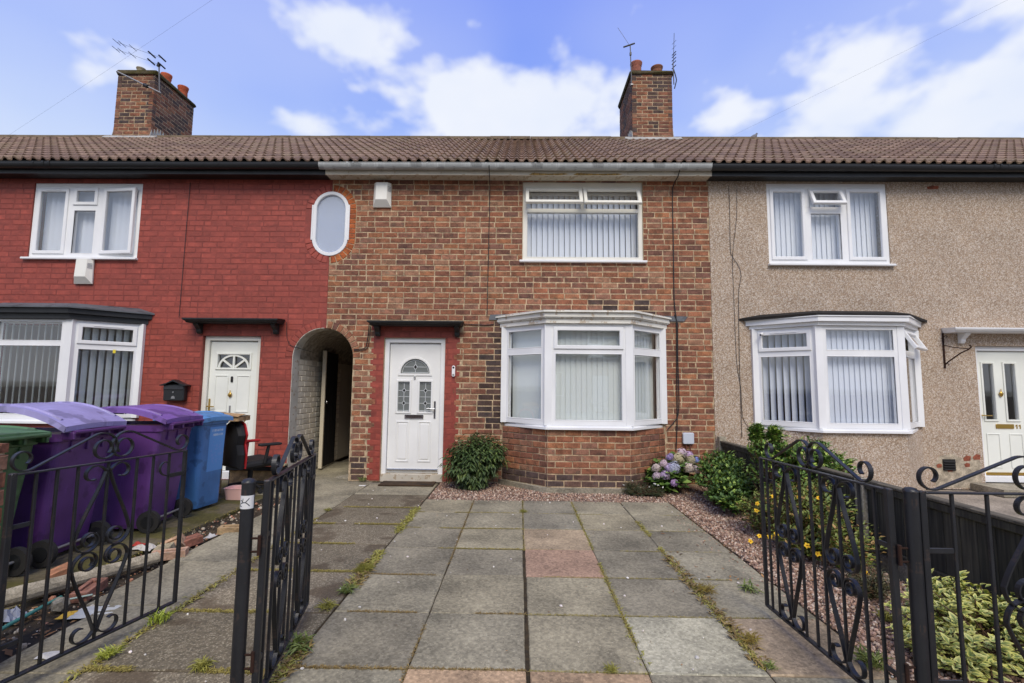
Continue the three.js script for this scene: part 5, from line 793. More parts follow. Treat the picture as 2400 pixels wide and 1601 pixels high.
{
  const s1 = thing('shrub', 'dense dark shrub with narrow drooping leaves beside white door', 'shrub', [-0.60, 0, 0.36]); s1.scale.set(1.14, 1.08, 1.1);
  shrub(s1, { clumps: [[0, 0.40, 0, 0.36, 0.33, 0.28], [-0.08, 0.30, 0.05, 0.3, 0.28, 0.26], [0.12, 0.42, 0, 0.27, 0.28, 0.24], [-0.02, 0.14, 0.04, 0.18, 0.16, 0.18]], twigs: 520, leaves: 11, len: 0.08, wid: 0.022, cols: [[52, 72, 36], [78, 98, 50], [100, 116, 60]], droop: 0.75, seed: 11, spread: 0.55 });
  // hydrangea
  const h = thing('hydrangea', 'hydrangea with mauve and blue flower heads beside bay', 'hydrangea', [2.14, 0, 0.42]); h.scale.setScalar(1.02);
  shrub(h, { clumps: [[0, 0.24, 0, 0.36, 0.2, 0.28], [0.16, 0.33, -0.1, 0.24, 0.15, 0.18], [-0.2, 0.18, 0.06, 0.2, 0.15, 0.18]], twigs: 95, leaves: 6, len: 0.11, wid: 0.075, cols: [[72, 104, 46], [108, 138, 62], [138, 164, 78]], seed: 12, spread: 0.95 });
  const heads = [[-0.29, 0.235, 0.2, 0.058, [172, 154, 164]], [-0.19, 0.245, 0.22, 0.066, [168, 148, 174]], [-0.28, 0.33, 0.14, 0.062, [178, 164, 158]], [-0.17, 0.38, 0.1, 0.06, [180, 160, 168]], [-0.06, 0.34, 0.18, 0.082, [166, 168, 186]], [-0.11, 0.33, 0.16, 0.06, [176, 158, 190]], [0.04, 0.44, 0.06, 0.085, [170, 160, 128]], [-0.05, 0.45, 0.0, 0.055, [152, 134, 178]], [0.12, 0.50, -0.04, 0.07, [188, 168, 178]], [0.22, 0.47, -0.05, 0.066, [180, 154, 184]], [0.15, 0.33, 0.14, 0.076, [190, 176, 166]], [0.25, 0.31, 0.1, 0.058, [186, 172, 164]], [0.22, 0.42, 0.02, 0.07, [160, 152, 124]], [0.29, 0.42, 0.0, 0.05, [128, 142, 200]], [-0.08, 0.16, 0.25, 0.05, [172, 142, 182]]];
  const rnd = rand32(13);
  for (const [x, y, z, r, c] of heads) {
    const V = [], C = []; for (let i = 0; i < 90; i++) { const t = i / 90, ph = Math.acos(1 - 1.75 * t), th = i * 2.39996, n = new THREE.Vector3(Math.sin(ph) * Math.cos(th), Math.cos(ph), Math.sin(ph) * Math.sin(th)), P = new THREE.Vector3(x, y, z).addScaledVector(n, r * (0.62 + rnd() * 0.34) * (0.85 + 0.4 * vn3(n.x * 2 + x * 30, n.y * 2, n.z * 2, 3))), tt = new THREE.Vector3().crossVectors(n, Math.abs(n.y) > 0.9 ? new THREE.Vector3(1, 0, 0) : up).normalize(), bb = new THREE.Vector3().crossVectors(n, tt), a0 = rnd() * 2, cc = vary(rnd, c, c.map((v) => Math.min(255, v * 1.14)), 0.3); for (let k = 0; k < 4; k++) { const a = a0 + k * Math.PI / 2, q = (an, rr, h) => [P.x + (tt.x * Math.cos(an) + bb.x * Math.sin(an)) * rr + n.x * h, P.y + (tt.y * Math.cos(an) + bb.y * Math.sin(an)) * rr + n.y * h, P.z + (tt.z * Math.cos(an) + bb.z * Math.sin(an)) * rr + n.z * h], w = r * 0.24; V.push(...q(a, 0, 0), ...q(a - 0.6, w * 0.8, 0.003), ...q(a, w * 1.1, 0.001), ...q(a, 0, 0), ...q(a, w * 1.1, 0.001), ...q(a + 0.6, w * 0.8, 0.003)); for (let j = 0; j < 6; j++) C.push(...cc); } }
    part(h, 'flower_head', leafGeo(V, C), MAT.petal);
  }
  const he = thing('heather', 'low dark heather mound with tiny white flowers under bay', 'heather', [1.62, 0, 0.70]);
  const tips = shrub(he, { clumps: [[0, 0.06, 0, 0.27, 0.12, 0.17], [0.18, 0.05, 0.02, 0.14, 0.09, 0.14], [-0.1, 0.08, -0.04, 0.17, 0.13, 0.12]], twigs: 420, leaves: 12, len: 0.022, wid: 0.007, cols: [[46, 58, 32], [78, 84, 46]], seed: 14, stemR: 0.002 });
  { const V = [], C = [], r2 = rand32(15); for (const [e] of tips) if (e.y > 0.10 && r2() < 0.07) for (let k = 0; k < 4; k++) leafInto(V, C, e.clone().add(new THREE.Vector3(r2() - 0.5, r2() * 0.4, r2() - 0.5).multiplyScalar(0.02)), new THREE.Vector3(r2() - 0.5, 0.8, r2() - 0.5).normalize(), new THREE.Vector3(0, 0.3, 1), 0.014, 0.012, rgbl([232, 232, 224])); const f = part(he, 'flowers', leafGeo(V, C), MAT.petal); f.userData.kind = 'stuff'; }
  const l1 = thing('evergreen_shrub', 'glossy evergreen shrub next to the hydrangea', 'shrub', [2.46, 0, 1.15]);
  shrub(l1, { clumps: [[0, 0.30, 0, 0.30, 0.26, 0.34], [0.1, 0.42, -0.25, 0.28, 0.2, 0.26], [-0.02, 0.26, 0.34, 0.24, 0.22, 0.22], [0.16, 0.34, 0.1, 0.24, 0.24, 0.3], [-0.08, 0.24, 0.5, 0.24, 0.2, 0.24]], twigs: 640, leaves: 9, len: 0.052, wid: 0.030, cols: [[56, 86, 38], [96, 128, 54], [152, 176, 78]], seed: 16 });
  const l2 = thing('tall_shrub', 'tall leafy green shrub by the fence with pale new shoots', 'shrub', [2.78, 0, 2.0]);
  shrub(l2, { clumps: [[-0.02, 0.52, -0.05, 0.30, 0.26, 0.34], [-0.08, 0.76, -0.1, 0.22, 0.16, 0.26], [0.05, 0.42, 0.25, 0.28, 0.26, 0.3], [0.20, 0.74, 0.1, 0.26, 0.19, 0.3], [0.36, 0.62, 0.2, 0.20, 0.2, 0.28], [-0.17, 0.93, -0.2, 0.07, 0.09, 0.08], [-0.03, 0.92, -0.1, 0.07, 0.09, 0.07]], twigs: 820, leaves: 9, len: 0.05, wid: 0.027, cols: [[74, 106, 44], [116, 148, 62], [172, 192, 88]], seed: 17 });
  const hy = thing('flowering_shrub', 'yellow-flowered shrub behind the open gate leaf', 'shrub', [2.52, 0, 2.62]);
  const ht = shrub(hy, { clumps: [[0, 0.30, 0, 0.33, 0.26, 0.42], [0.05, 0.42, 0.3, 0.28, 0.22, 0.32], [-0.12, 0.22, -0.3, 0.28, 0.2, 0.3], [0.04, 0.24, 0.62, 0.26, 0.22, 0.3], [-0.1, 0.16, 0.3, 0.24, 0.15, 0.3]], twigs: 820, leaves: 8, len: 0.04, wid: 0.019, cols: [[86, 106, 46], [132, 140, 60], [156, 124, 70]], seed: 18 });
  { const r2 = rand32(19), sp = [[-0.26, 0.33, -0.12], [-0.30, 0.28, -0.06], [0.0, 0.44, 0.1], [-0.12, 0.40, -0.1], [-0.15, 0.22, 0.3], [-0.34, 0.14, 0.25], [-0.31, 0.18, 0.3], [-0.36, 0.10, 0.1], [-0.20, 0.16, 0.55], [-0.16, 0.12, 0.62], [0.06, 0.48, 0.3], [-0.42, 0.04, 0.06], [-0.1, 0.35, 0.45], [-0.02, 0.10, 0.95]];
    for (const [x, y, z] of sp) { const V = [], C = [], P = new THREE.Vector3(x, y, z), n = new THREE.Vector3(-0.4 + (r2() - 0.5) * 0.8, 0.5, 0.7).normalize(), t = new THREE.Vector3().crossVectors(n, up).normalize(), b = new THREE.Vector3().crossVectors(n, t), a0 = r2() * 6; for (let k = 0; k < 5; k++) { const a = a0 + k * 1.2566; leafInto(V, C, P, t.clone().multiplyScalar(Math.cos(a)).addScaledVector(b, Math.sin(a)).addScaledVector(n, 0.25).normalize(), n, 0.018 + r2() * 0.010, 0.02, vary(r2, [232, 180, 34], [240, 200, 50], 0.15)); } for (let k = 0; k < 10; k++) leafInto(V, C, P, n.clone().add(new THREE.Vector3(r2() - 0.5, r2() - 0.5, r2() - 0.5)).normalize(), t, 0.014, 0.003, rgbl([226, 150, 20])); part(hy, 'flower', leafGeo(V, C), MAT.petal); } }
  const eu = thing('variegated_shrub', 'low yellow and green variegated shrub under the railing panel', 'shrub', [2.50, 0, 4.42]);
  shrub(eu, { clumps: [[0, 0.10, 0, 0.42, 0.14, 0.44], [0.12, 0.16, -0.22, 0.34, 0.13, 0.26], [0.2, 0.08, 0.3, 0.3, 0.14, 0.3], [-0.26, 0.06, 0.1, 0.2, 0.1, 0.24]], twigs: 520, leaves: 9, len: 0.05, wid: 0.026, cols: [[74, 104, 48], [100, 130, 60]], edge: [[220, 214, 104], [232, 226, 146]], seed: 20, spread: 0.95 });
  const sm1 = thing('small_shrub', 'small dark rounded heather in gravel behind gate leaf', 'shrub', [2.42, 0, 3.72]);
  shrub(sm1, { clumps: [[0, 0.09, 0, 0.16, 0.12, 0.15]], twigs: 240, leaves: 12, len: 0.022, wid: 0.007, cols: [[58, 66, 40], [92, 88, 52]], seed: 24, stemR: 0.002 });
  // weeds between the slabs
  const weed = (name, label, x, z, n, L, W, cols, seed, flat = 0.5, grp = 'weeds in the paving joints') => { const o = thing(name, label, 'weed', [x, 0, z], 0, grp), r = rand32(seed), V = [], C = []; n = Math.round(n * 3.2); W *= 0.34; L *= 0.72; for (let i = 0; i < n; i++) { const a = r() * 6.283, k = flat * (0.4 + r() * 0.9), d = new THREE.Vector3(Math.cos(a) * k, 1 - k * 0.75, Math.sin(a) * k).normalize(), q = L * (0.25 + r() * 0.75); leafInto(V, C, new THREE.Vector3((r() - 0.5) * L * 0.9, 0.002 + r() * L * 0.25, (r() - 0.5) * L * 0.9), d, up.clone().add(new THREE.Vector3(0.01, 0, 0.02)), q, W * (0.7 + r() * 0.6), vary(r, cols[0], cols[1]), null, 0.3); } part(o, 'foliage', leafGeo(V, C), MAT.leaf); return o; };
  const yg = [[132, 130, 58], [162, 158, 76]], gn = [[92, 108, 52], [130, 140, 70]], br = [[150, 124, 66], [172, 160, 84]];
  weed('dandelion', 'leafy dandelion rosette at the foot of the sticker post gate leaf', -1.17, 4.50, 26, 0.13, 0.034, gn, 1, 0.95);
  weed('dandelion', 'flat dandelion rosette beside the drive gate leaf in gravel', 1.62, 3.66, 18, 0.12, 0.034, gn, 2, 1.1);
  weed('grass_tuft', 'grass tuft where four drive slabs meet in line with bay', 0.065, 1.64, 34, 0.07, 0.008, yg, 3, 0.9);
  weed('grass_tuft', 'grass tuft in front of the pale square slab', 0.47, 4.66, 44, 0.06, 0.008, yg, 4, 0.85);
  weed('grass_tuft', 'dry grass tuft beside the flat dandelion rosette', 1.31, 3.70, 46, 0.11, 0.007, br, 5, 0.8);
  weed('grass_tuft', 'dry grass tuft next to the brown slab by the gate leaf', 1.30, 4.36, 46, 0.10, 0.007, br, 6, 0.8);
  weed('grass_tuft', 'small green tuft at the corner of the brown slab', 1.285, 4.61, 22, 0.06, 0.012, gn, 7, 0.8);
  weed('grass_tuft', 'bushy grass tuft along the joint of rough and smooth slabs', -1.165, 3.42, 70, 0.11, 0.008, yg, 8, 0.8);
  weed('weed_plant', 'broad-leaved weed beside the bushy grass tuft', -1.16, 3.80, 34, 0.10, 0.022, gn, 9, 0.9);
  weed('weed_plant', 'feathery weed next to the gate leaf on rough slabs', -1.19, 4.05, 38, 0.10, 0.012, yg, 10, 0.85);
  weed('weed_plant', 'spreading weed on rough slabs behind the sticker post', -1.56, 4.70, 60, 0.085, 0.014, yg, 11, 1.0);
  weed('weed_plant', 'tall pale weed at the latch end of the garden gate', -2.095, 4.27, 26, 0.12, 0.018, [[136, 154, 54], [170, 184, 74]], 12, 0.35);
  weed('weed_plant', 'yellowish weed under the bottom rail of the garden gate', -2.09, 4.63, 40, 0.09, 0.016, [[140, 150, 50], [176, 182, 76]], 13, 0.6);
  weed('weed_plant', 'small weed growing at brick corner between arch and white door', -2.26, 0.05, 16, 0.13, 0.022, gn, 14, 0.5);
  weed('weed_plant', 'small weed on path edge facing the covered passage', -2.115, 1.70, 26, 0.07, 0.014, yg, 15, 0.8);
  weed('weed_plant', 'leafy weed in gravel at the foot of the drive gate', 1.81, 4.58, 40, 0.14, 0.022, gn, 16, 0.6);
  weed('weed_plant', 'pale weed in gravel between gate leaf and variegated shrub', 2.27, 4.07, 40, 0.10, 0.018, yg, 17, 0.6);
  // moss and fine grass in the joints, as one mass
  const V = [], C = [], r3 = rand32(99), line = (x0, z0, x1, z1, n, w, L, pal) => { for (let i = 0; i < n; i++) { const t = r3(), dens = vn3(lerp(x0, x1, t) * 2.3, lerp(z0, z1, t) * 2.3, 4, 7); if (dens < 0.36) continue; const P = new THREE.Vector3(lerp(x0, x1, t) + (r3() - 0.5) * w, -0.004, lerp(z0, z1, t) + (r3() - 0.5) * w), a = r3() * 6.28; leafInto(V, C, P, new THREE.Vector3(Math.cos(a) * 0.8, 0.35 + r3() * 0.5, Math.sin(a) * 0.8).normalize(), up, L * (0.4 + r3()), L * 0.3, vary(r3, ...pal), null, 0.3); } };
  const moss = [[122, 110, 52], [162, 148, 74]], brown = [[104, 84, 52], [150, 128, 72]];
  line(-1.155, 0.9, -1.155, 5.2, 4600, 0.045, 0.02, moss); line(-1.155, 0.9, -1.155, 5.2, 2000, 0.09, 0.034, yg); line(-1.155, 3.2, -1.155, 4.8, 350, 0.12, 0.05, brown);
  line(-0.544, 1.07, -0.544, 5, 1500, 0.02, 0.014, brown); line(0.062, 1.07, 0.062, 2.9, 420, 0.016, 0.016, moss); line(0.656, 1.07, 0.656, 4.4, 1800, 0.022, 0.015, moss); line(1.256, 1.07, 1.256, 5.2, 3000, 0.035, 0.02, moss); line(1.256, 3, 1.256, 5, 250, 0.09, 0.05, brown); line(1.256, 1.07, 1.256, 5.2, 700, 0.06, 0.028, yg); line(0.656, 1.07, 0.656, 4.8, 300, 0.04, 0.024, yg);
  for (const z of [1.668, 2.268, 2.868, 3.468, 4.068, 4.668]) { line(-1.15, z, 0.05, z, 1200, 0.02, 0.016, z < 3 ? moss : brown); line(0.06, z, 1.85, z, 900, 0.014, 0.012, moss); }
  for (const z of [1.5, 2.17, 2.79, 3.43, 4.1, 4.72]) line(-2.12, z, -1.16, z, 1500, 0.035, 0.02, moss); line(-2.12, 0.95, -2.12, 5.2, 1500, 0.05, 0.024, moss); line(-2.12, 3.6, -2.12, 5.2, 120, 0.10, 0.035, yg); line(-3.15, 1.2, -3.15, 4.6, 500, 0.08, 0.02, moss); line(1.88, 1.1, 1.88, 5, 380, 0.06, 0.02, brown);
  const mo = new THREE.Mesh(leafGeo(V, C), MAT.leaf); mo.name = 'joint_moss'; shade(mo); scene.add(mo); tag(mo, 'yellowish moss and fine grass growing along the paving joints', 'moss', null, 'stuff');
}
// ---------- small things on and round the houses ----------
function alarmBox(label, x, y) { const o = thing('alarm_box', label, 'alarm box', [x, y, 0], 0, 'alarm boxes on the house fronts'), m = std({ map: T.white, color: css([236, 234, 226]), roughness: 0.45 });
  part(o, 'housing', skin([[[-0.14, 0, 0.01], [0.14, 0, 0.01], [0.13, 0.38, 0.01], [-0.13, 0.38, 0.01]], [[-0.14, 0, 0.03], [0.14, 0, 0.03], [0.13, 0.38, 0.03], [-0.13, 0.38, 0.03]], [[-0.085, 0.10, 0.10], [0.085, 0.10, 0.10], [0.085, 0.375, 0.085], [-0.085, 0.375, 0.085]]]), m);
  part(o, 'grille', merge([0, 1, 2, 3].map((i) => xf(box(-0.03, 0.03, 0, 0.006, -0.001, 0.003), { p: [0.112, 0.24 + i * 0.022, 0.063], r: [0, 0.86, 0] }))), MAT.steel); return o; }
alarmBox('white alarm box beside the oval window', -2.13, 4.13); alarmBox('white alarm box under the upstairs window of red house', -6.68, 2.90);
{
  const o = thing('letter_box', 'black wall letter box beside the bay of red house', 'letter box', [-5.11, 1.14, 0.006]);
  part(o, 'body', rbox(-0.155, 0.155, 0, 0.235, 0, 0.09, 0.012), MAT.blackPlastic); part(o, 'flap', xf(rbox(-0.15, 0.15, 0, 0.075, 0, 0.012, 0.005), { p: [0, 0.165, 0.09], r: [-0.12, 0, 0] }), MAT.blackPlastic);
  part(o, 'roof', flat(skin([0.12, -0.0].map((z) => [[-0.20, 0.235, z], [-0.10, 0.265, z], [0, 0.315, z], [0.10, 0.265, z], [0.20, 0.235, z], [0.19, 0.222, z], [0, 0.29, z], [-0.19, 0.222, z]]))), MAT.blackPlastic); part(o, 'roof_front', ext([[-0.16, 0.234], [0.16, 0.234], [0.09, 0.262], [0, 0.3], [-0.09, 0.262]], 0.0, 0.085), MAT.blackPlastic);
  part(o, 'lock', xf(fin(new THREE.CylinderGeometry(0.011, 0.011, 0.01, 12)), { r: [Math.PI / 2, 0, 0], p: [0, 0.13, 0.094] }), MAT.steel); part(o, 'emblem', ext([[-0.03, 0], [0.03, 0], [0.022, 0.03], [0, 0.042], [-0.022, 0.03]].map(([a, b]) => [a, b + 0.035]), 0.089, 0.093), MAT.steel);
  const d = thing('doorbell', 'white doorbell beside the white front door', 'doorbell', [-0.975, 1.54, 0.006]); part(d, 'body', ext([...arcPts(0, 0.024, 0.024, Math.PI, Math.PI * 2, 8), ...arcPts(0, 0.143, 0.024, 0, Math.PI, 8)], 0, 0.024, [], 0.005), MAT.upvc); part(d, 'lens', xf(fin(new THREE.CylinderGeometry(0.015, 0.015, 0.006, 14)), { r: [Math.PI / 2, 0, 0], p: [0, 0.138, 0.025] }), MAT.dark); part(d, 'button', xf(fin(new THREE.CylinderGeometry(0.014, 0.014, 0.006, 14)), { r: [Math.PI / 2, 0, 0], p: [0, 0.03, 0.025] }), MAT.steel);
  const b = thing('junction_box', 'small pale grey junction box above the hydrangea', 'junction box', [2.475, 0.597, 0.006]); const jm = std({ color: css([196, 202, 212]), roughness: 0.5 }); part(b, 'cover', rbox(-0.08, 0.08, 0, 0.165, 0.012, 0.05, 0.008), jm); part(b, 'base', rbox(-0.075, 0.075, 0.005, 0.16, 0, 0.012, 0.003), jm); part(b, 'conduit', merge([rod([-0.03, -0.14, 0.02], [-0.03, 0.002, 0.02], 0.008, 6), rod([0.03, -0.12, 0.02], [0.03, 0.002, 0.02], 0.008, 6)]), std({ color: css([110, 62, 50]), roughness: 0.7 }));
  const cm = thing('security_camera', 'tiny white camera under the cornice of pebbledashed bay', 'camera', [3.56, 2.19, 0.12]); part(cm, 'body', rod([0, 0.03, 0.0], [-0.05, 0.0, 0.05], 0.018, 10), MAT.upvc); part(cm, 'lens', rod([-0.05, 0.0, 0.05], [-0.054, -0.002, 0.054], 0.012, 10), MAT.dark);
  const hb = thing('plant_bracket', 'rusty hanging basket bracket on pebbledash beside white door', 'bracket', [6.26, 1.74, 0.012]); part(hb, 'plate', rbox(-0.012, 0.012, 0, 0.52, 0, 0.012, 0.003), MAT.rust); part(hb, 'arm', tube([[0, 0.06, 0.012], [0.03, 0.12, 0.08], [0.10, 0.21, 0.16], [0.16, 0.26, 0.22], [0.18, 0.30, 0.25], [0.15, 0.32, 0.25]], 0.009, 20, 6), MAT.rust); part(hb, 'arm', tube([[0, 0.34, 0.012], [0.06, 0.30, 0.10], [0.16, 0.27, 0.22]], 0.006, 14, 6), MAT.rust); for (const y of [0.05, 0.46]) part(hb, 'scroll', tube([[0, y, 0.014], [0.02, y + 0.02, 0.03], [0.03, y, 0.045], [0.015, y - 0.01, 0.04]], 0.005, 10, 5), MAT.rust);
  const ped = solo('stone_wedge', skin([[[-2.76, 0.0, -0.20], [-2.52, 0.0, -0.10], [-2.50, 0.0, -0.34]].reverse(), [[-2.73, 0.03, -0.20], [-2.53, 0.06, -0.13], [-2.52, 0.06, -0.3]].reverse()]), MAT.concrete, 'pale stone wedge at the brick side of covered passage', 'stone');
  solo('leaflet', box(-2.22, -2.13, 0.002, 0.008, 0.31, 0.35), std({ color: css([228, 226, 220]), roughness: 0.8 }), 'small white leaflet lying on slabs before the door', 'leaflet');
  solo('door_mat', box(-1.96, -1.19, 0.004, 0.016, 0.03, 0.325), std({ map: T.dirt, color: css([190, 160, 120]), roughness: 1 }), 'worn brown door mat in front of the white door', 'mat');
  solo('downpipe_boot', rbox(1.93, 1.985, 0.06, 0.36, 0.20, 0.25, 0.008), std({ map: T.scuff, color: css([96, 84, 82]), roughness: 0.8 }), 'short grey pipe guard standing by bay corner and hydrangea', 'pipe');
}
// cables down the house fronts
function cable(label, pts, r = 0.006) { solo('wall_cable', tube(pts, r, 40, 5), MAT.cable, label, 'cable', 'cables on the house fronts'); }
cable('thin black cable down brick wall from gutter to bay', [[-0.47, 4.66, 0.35], [-0.47, 4.55, 0.23], [-0.475, 4.45, 0.012], [-0.48, 3.6, 0.012], [-0.485, 2.9, 0.012], [-0.49, 2.46, 0.014]]);
cable('black cable down brick wall between windows and pebbledash', [[2.36, 4.72, 0.345], [2.35, 4.56, 0.235], [2.33, 4.45, 0.012], [2.325, 3.6, 0.012], [2.32, 2.7, 0.012], [2.345, 2.4, 0.02], [2.335, 1.6, 0.016], [2.325, 0.9, 0.016], [2.30, 0.5, 0.016]], 0.008);
cable('second black cable beside the bay leading to the sill', [[2.315, 2.5, 0.016], [2.36, 2.36, 0.02], [2.355, 1.9, 0.016], [2.36, 1.2, 0.016], [2.33, 0.98, 0.016], [2.18, 0.80, 0.02]], 0.007);
cable('black cable from the covered passage up to door canopy', [[-2.48, 1.935, 0.012], [-2.36, 1.945, 0.012], [-2.30, 1.98, 0.012], [-2.275, 2.15, 0.012], [-2.265, 2.31, 0.012]]);
cable('twin cable round the door canopy end by passage arch', [[-2.48, 1.915, 0.012], [-2.34, 1.925, 0.012], [-2.275, 1.965, 0.012], [-2.25, 2.12, 0.012], [-2.245, 2.30, 0.012]], 0.005);
cable('black cable running from door canopy to bay roof', [[-0.83, 2.335, 0.014], [-0.66, 2.325, 0.014], [-0.5, 2.32, 0.014], [-0.38, 2.335, 0.014]]);
cable('grey cable snaking down pebbledash wall', [[3.185, 4.5, 0.018], [3.19, 4.1, 0.018], [3.18, 3.6, 0.018], [3.19, 3.42, 0.018], [3.30, 3.25, 0.018], [3.33, 3.1, 0.018], [3.29, 2.9, 0.018], [3.27, 2.5, 0.018], [3.26, 1.6, 0.018], [3.26, 0.7, 0.018]], 0.0035);
cable('straight grey cable down pebbledash wall', [[3.31, 4.5, 0.018], [3.29, 4.0, 0.018], [3.21, 3.4, 0.018], [3.21, 2.7, 0.018], [3.22, 1.8, 0.018], [3.27, 1.4, 0.018], [3.28, 1.0, 0.018], [3.36, 0.84, 0.018]], 0.003);
cable('dark cable down red wall beside the door canopy', [[-5.15, 4.52, 0.012], [-5.16, 3.8, 0.012], [-5.165, 3.0, 0.012], [-5.17, 2.4, 0.012]], 0.004);
cable('thin dark cable crossing red wall to the passage arch', [[-3.52, 2.34, 0.014], [-3.5, 2.10, 0.014], [-3.44, 1.99, 0.014], [-3.36, 1.96, 0.0], [-3.2, 1.9, -0.24]], 0.004);
// aerials
{
  const a1 = thing('tv_aerial', 'tall mast aerial rising beside the dark red chimney pot', 'aerial', [2.42, 8.0, -2.88]); part(a1, 'mast', rod([0, 0, 0], [-0.02, 0.95, 0], 0.012, 6), MAT.mast); part(a1, 'reflector', rod([-0.17, 0.92, 0], [0.08, 1.01, 0], 0.017, 6), MAT.blackPlastic); part(a1, 'boom', rod([-0.04, 0.97, 0], [-0.28, 1.42, -0.05], 0.004, 5), MAT.mast); part(a1, 'junction', rbox(-0.035, 0.005, 0.72, 0.80, -0.02, 0.02, 0.005), MAT.blackPlastic); part(a1, 'clamp', rbox(-0.03, 0.03, 0.02, 0.05, -0.03, 0.03, 0.003), MAT.steel);
  const a2 = thing('tv_aerial', 'slim upright aerial on the chimney corner with lashed cable', 'aerial', [3.345, 8.05, -2.88]); part(a2, 'mast', rod([0, 0, 0], [-0.01, 0.5, 0], 0.012, 6), MAT.mast); part(a2, 'elements', merge([rod([-0.01, 0.30, 0], [0.03, 1.2, 0], 0.006, 5), ...[0.40, 0.50, 0.58, 0.66, 0.72, 0.86, 0.98].map((y, i) => rod([-0.03 + y * 0.03, y, -0.06], [0.02 + y * 0.03, y + 0.01, 0.06], i < 5 ? 0.010 : 0.004, 5))]), MAT.blackPlastic); part(a2, 'cable_loop', tube([[0.0, 0.35, 0], [0.03, 0.2, 0.02], [0.05, 0.08, 0.02], [0.01, -0.1, 0.0]], 0.012, 14, 5), MAT.cable);
  const a3 = thing('tv_aerial', 'old yagi aerial lashed to the chimney above red house', 'aerial', [-8.05, 7.80, -2.80]); part(a3, 'mast', rod([0.05, 0, 0], [-0.01, 0.62, 0], 0.014, 6), MAT.mast); part(a3, 'support_arm', rod([-0.92, 0.47, 0.02], [0.10, -0.03, 0.02], 0.017, 6), MAT.steel); part(a3, 'lashing', merge([rod([-0.28, 0.15, 0.03], [-0.20, 0.11, 0.03], 0.04, 8), rod([-0.03, 0.6, 0], [-0.01, 0.66, 0], 0.035, 8)]), MAT.blackPlastic);
  for (const dy of [0, -0.17]) { const el = [rod([-1.0, 1.17 + dy, 0.02], [0.1, 0.77 + dy, 0.02], 0.003, 5)]; for (const [k, r] of [[-1.0, 0.006], [-0.87, 0.006], [-0.62, 0.006], [-0.18, 0.018], [0.06, 0.018]]) el.push(rod([k, 1.17 + dy - (k + 1) * 0.364, -0.09], [k, 1.17 + dy - (k + 1) * 0.364, 0.12], r, 5)); part(a3, 'yagi_array', merge(el), MAT.blackPlastic); }
}
// pigeons on the ridge
for (const [x, z, s, l] of [[5.13, RIDGE.z, 1, 'grey pigeon on the ridge above pebbledashed upstairs window'], [10.43, RIDGE.z, 0.9, 'pale pigeon on the ridge well away from the chimney']]) {
  const b = thing('pigeon', l, 'pigeon', [x, x > 9 ? 6.76 : 6.86, z], 0.35, 'pigeons on the ridge'); b.scale.setScalar(s); const pm = std({ color: css(x > 9 ? [168, 166, 164] : [112, 112, 118]), roughness: 0.9 });
  const ax = [[-0.17, 0.015, 0.012, 0.03], [-0.10, 0.035, 0.03, 0.038], [-0.03, 0.065, 0.05, 0.052], [0.03, 0.10, 0.058, 0.056], [0.075, 0.135, 0.042, 0.045], [0.098, 0.165, 0.026, 0.030], [0.11, 0.19, 0.024, 0.027], [0.122, 0.205, 0.018, 0.02], [0.14, 0.205, 0.006, 0.006], [0.158, 0.198, 0.001, 0.001]];
  part(b, 'body', skin(ax.map(([x2, y, hy, hz]) => { const o = []; for (let k = 0; k < 10; k++) { const t = k / 10 * 6.2832; o.push([x2 - Math.sin(t) * hy * 0.35, y + Math.sin(t) * hy, Math.cos(t) * hz]); } return o; })), pm); part(b, 'legs', merge([rod([0.0, -0.02, 0.02], [0.01, 0.04, 0.02], 0.004, 5), rod([0.0, -0.02, -0.02], [0.01, 0.04, -0.02], 0.004, 5)]), MAT.rust);
}
// telephone wires
{ const wire = (label, a, b, sag) => { const p = []; for (let i = 0; i <= 8; i++) { const t = i / 8; p.push([lerp(a[0], b[0], t), lerp(a[1], b[1], t) - sag * 4 * t * (1 - t), lerp(a[2], b[2], t)]); } solo('telephone_wire', tube(p, 0.0008, 40, 4), std({ color: css([88, 92, 104]), roughness: 0.7 }), label, 'wire', 'telephone wires'); };
  const pole = [17, 9.6, 11]; wire('thin telephone wire rising from red house eaves', [-8.3, 4.75, 0.3], pole, 0.25); wire('thin telephone wire rising from brick house eaves', [2.36, 4.74, 0.34], pole, 0.2); wire('thin telephone wire rising from pebbledashed house eaves', [7.4, 4.74, 0.34], pole, 0.12); wire('thin telephone wire crossing high over the red house', [-14, 6.4, 0], [17, 13.5, 5.5], 0.4); }
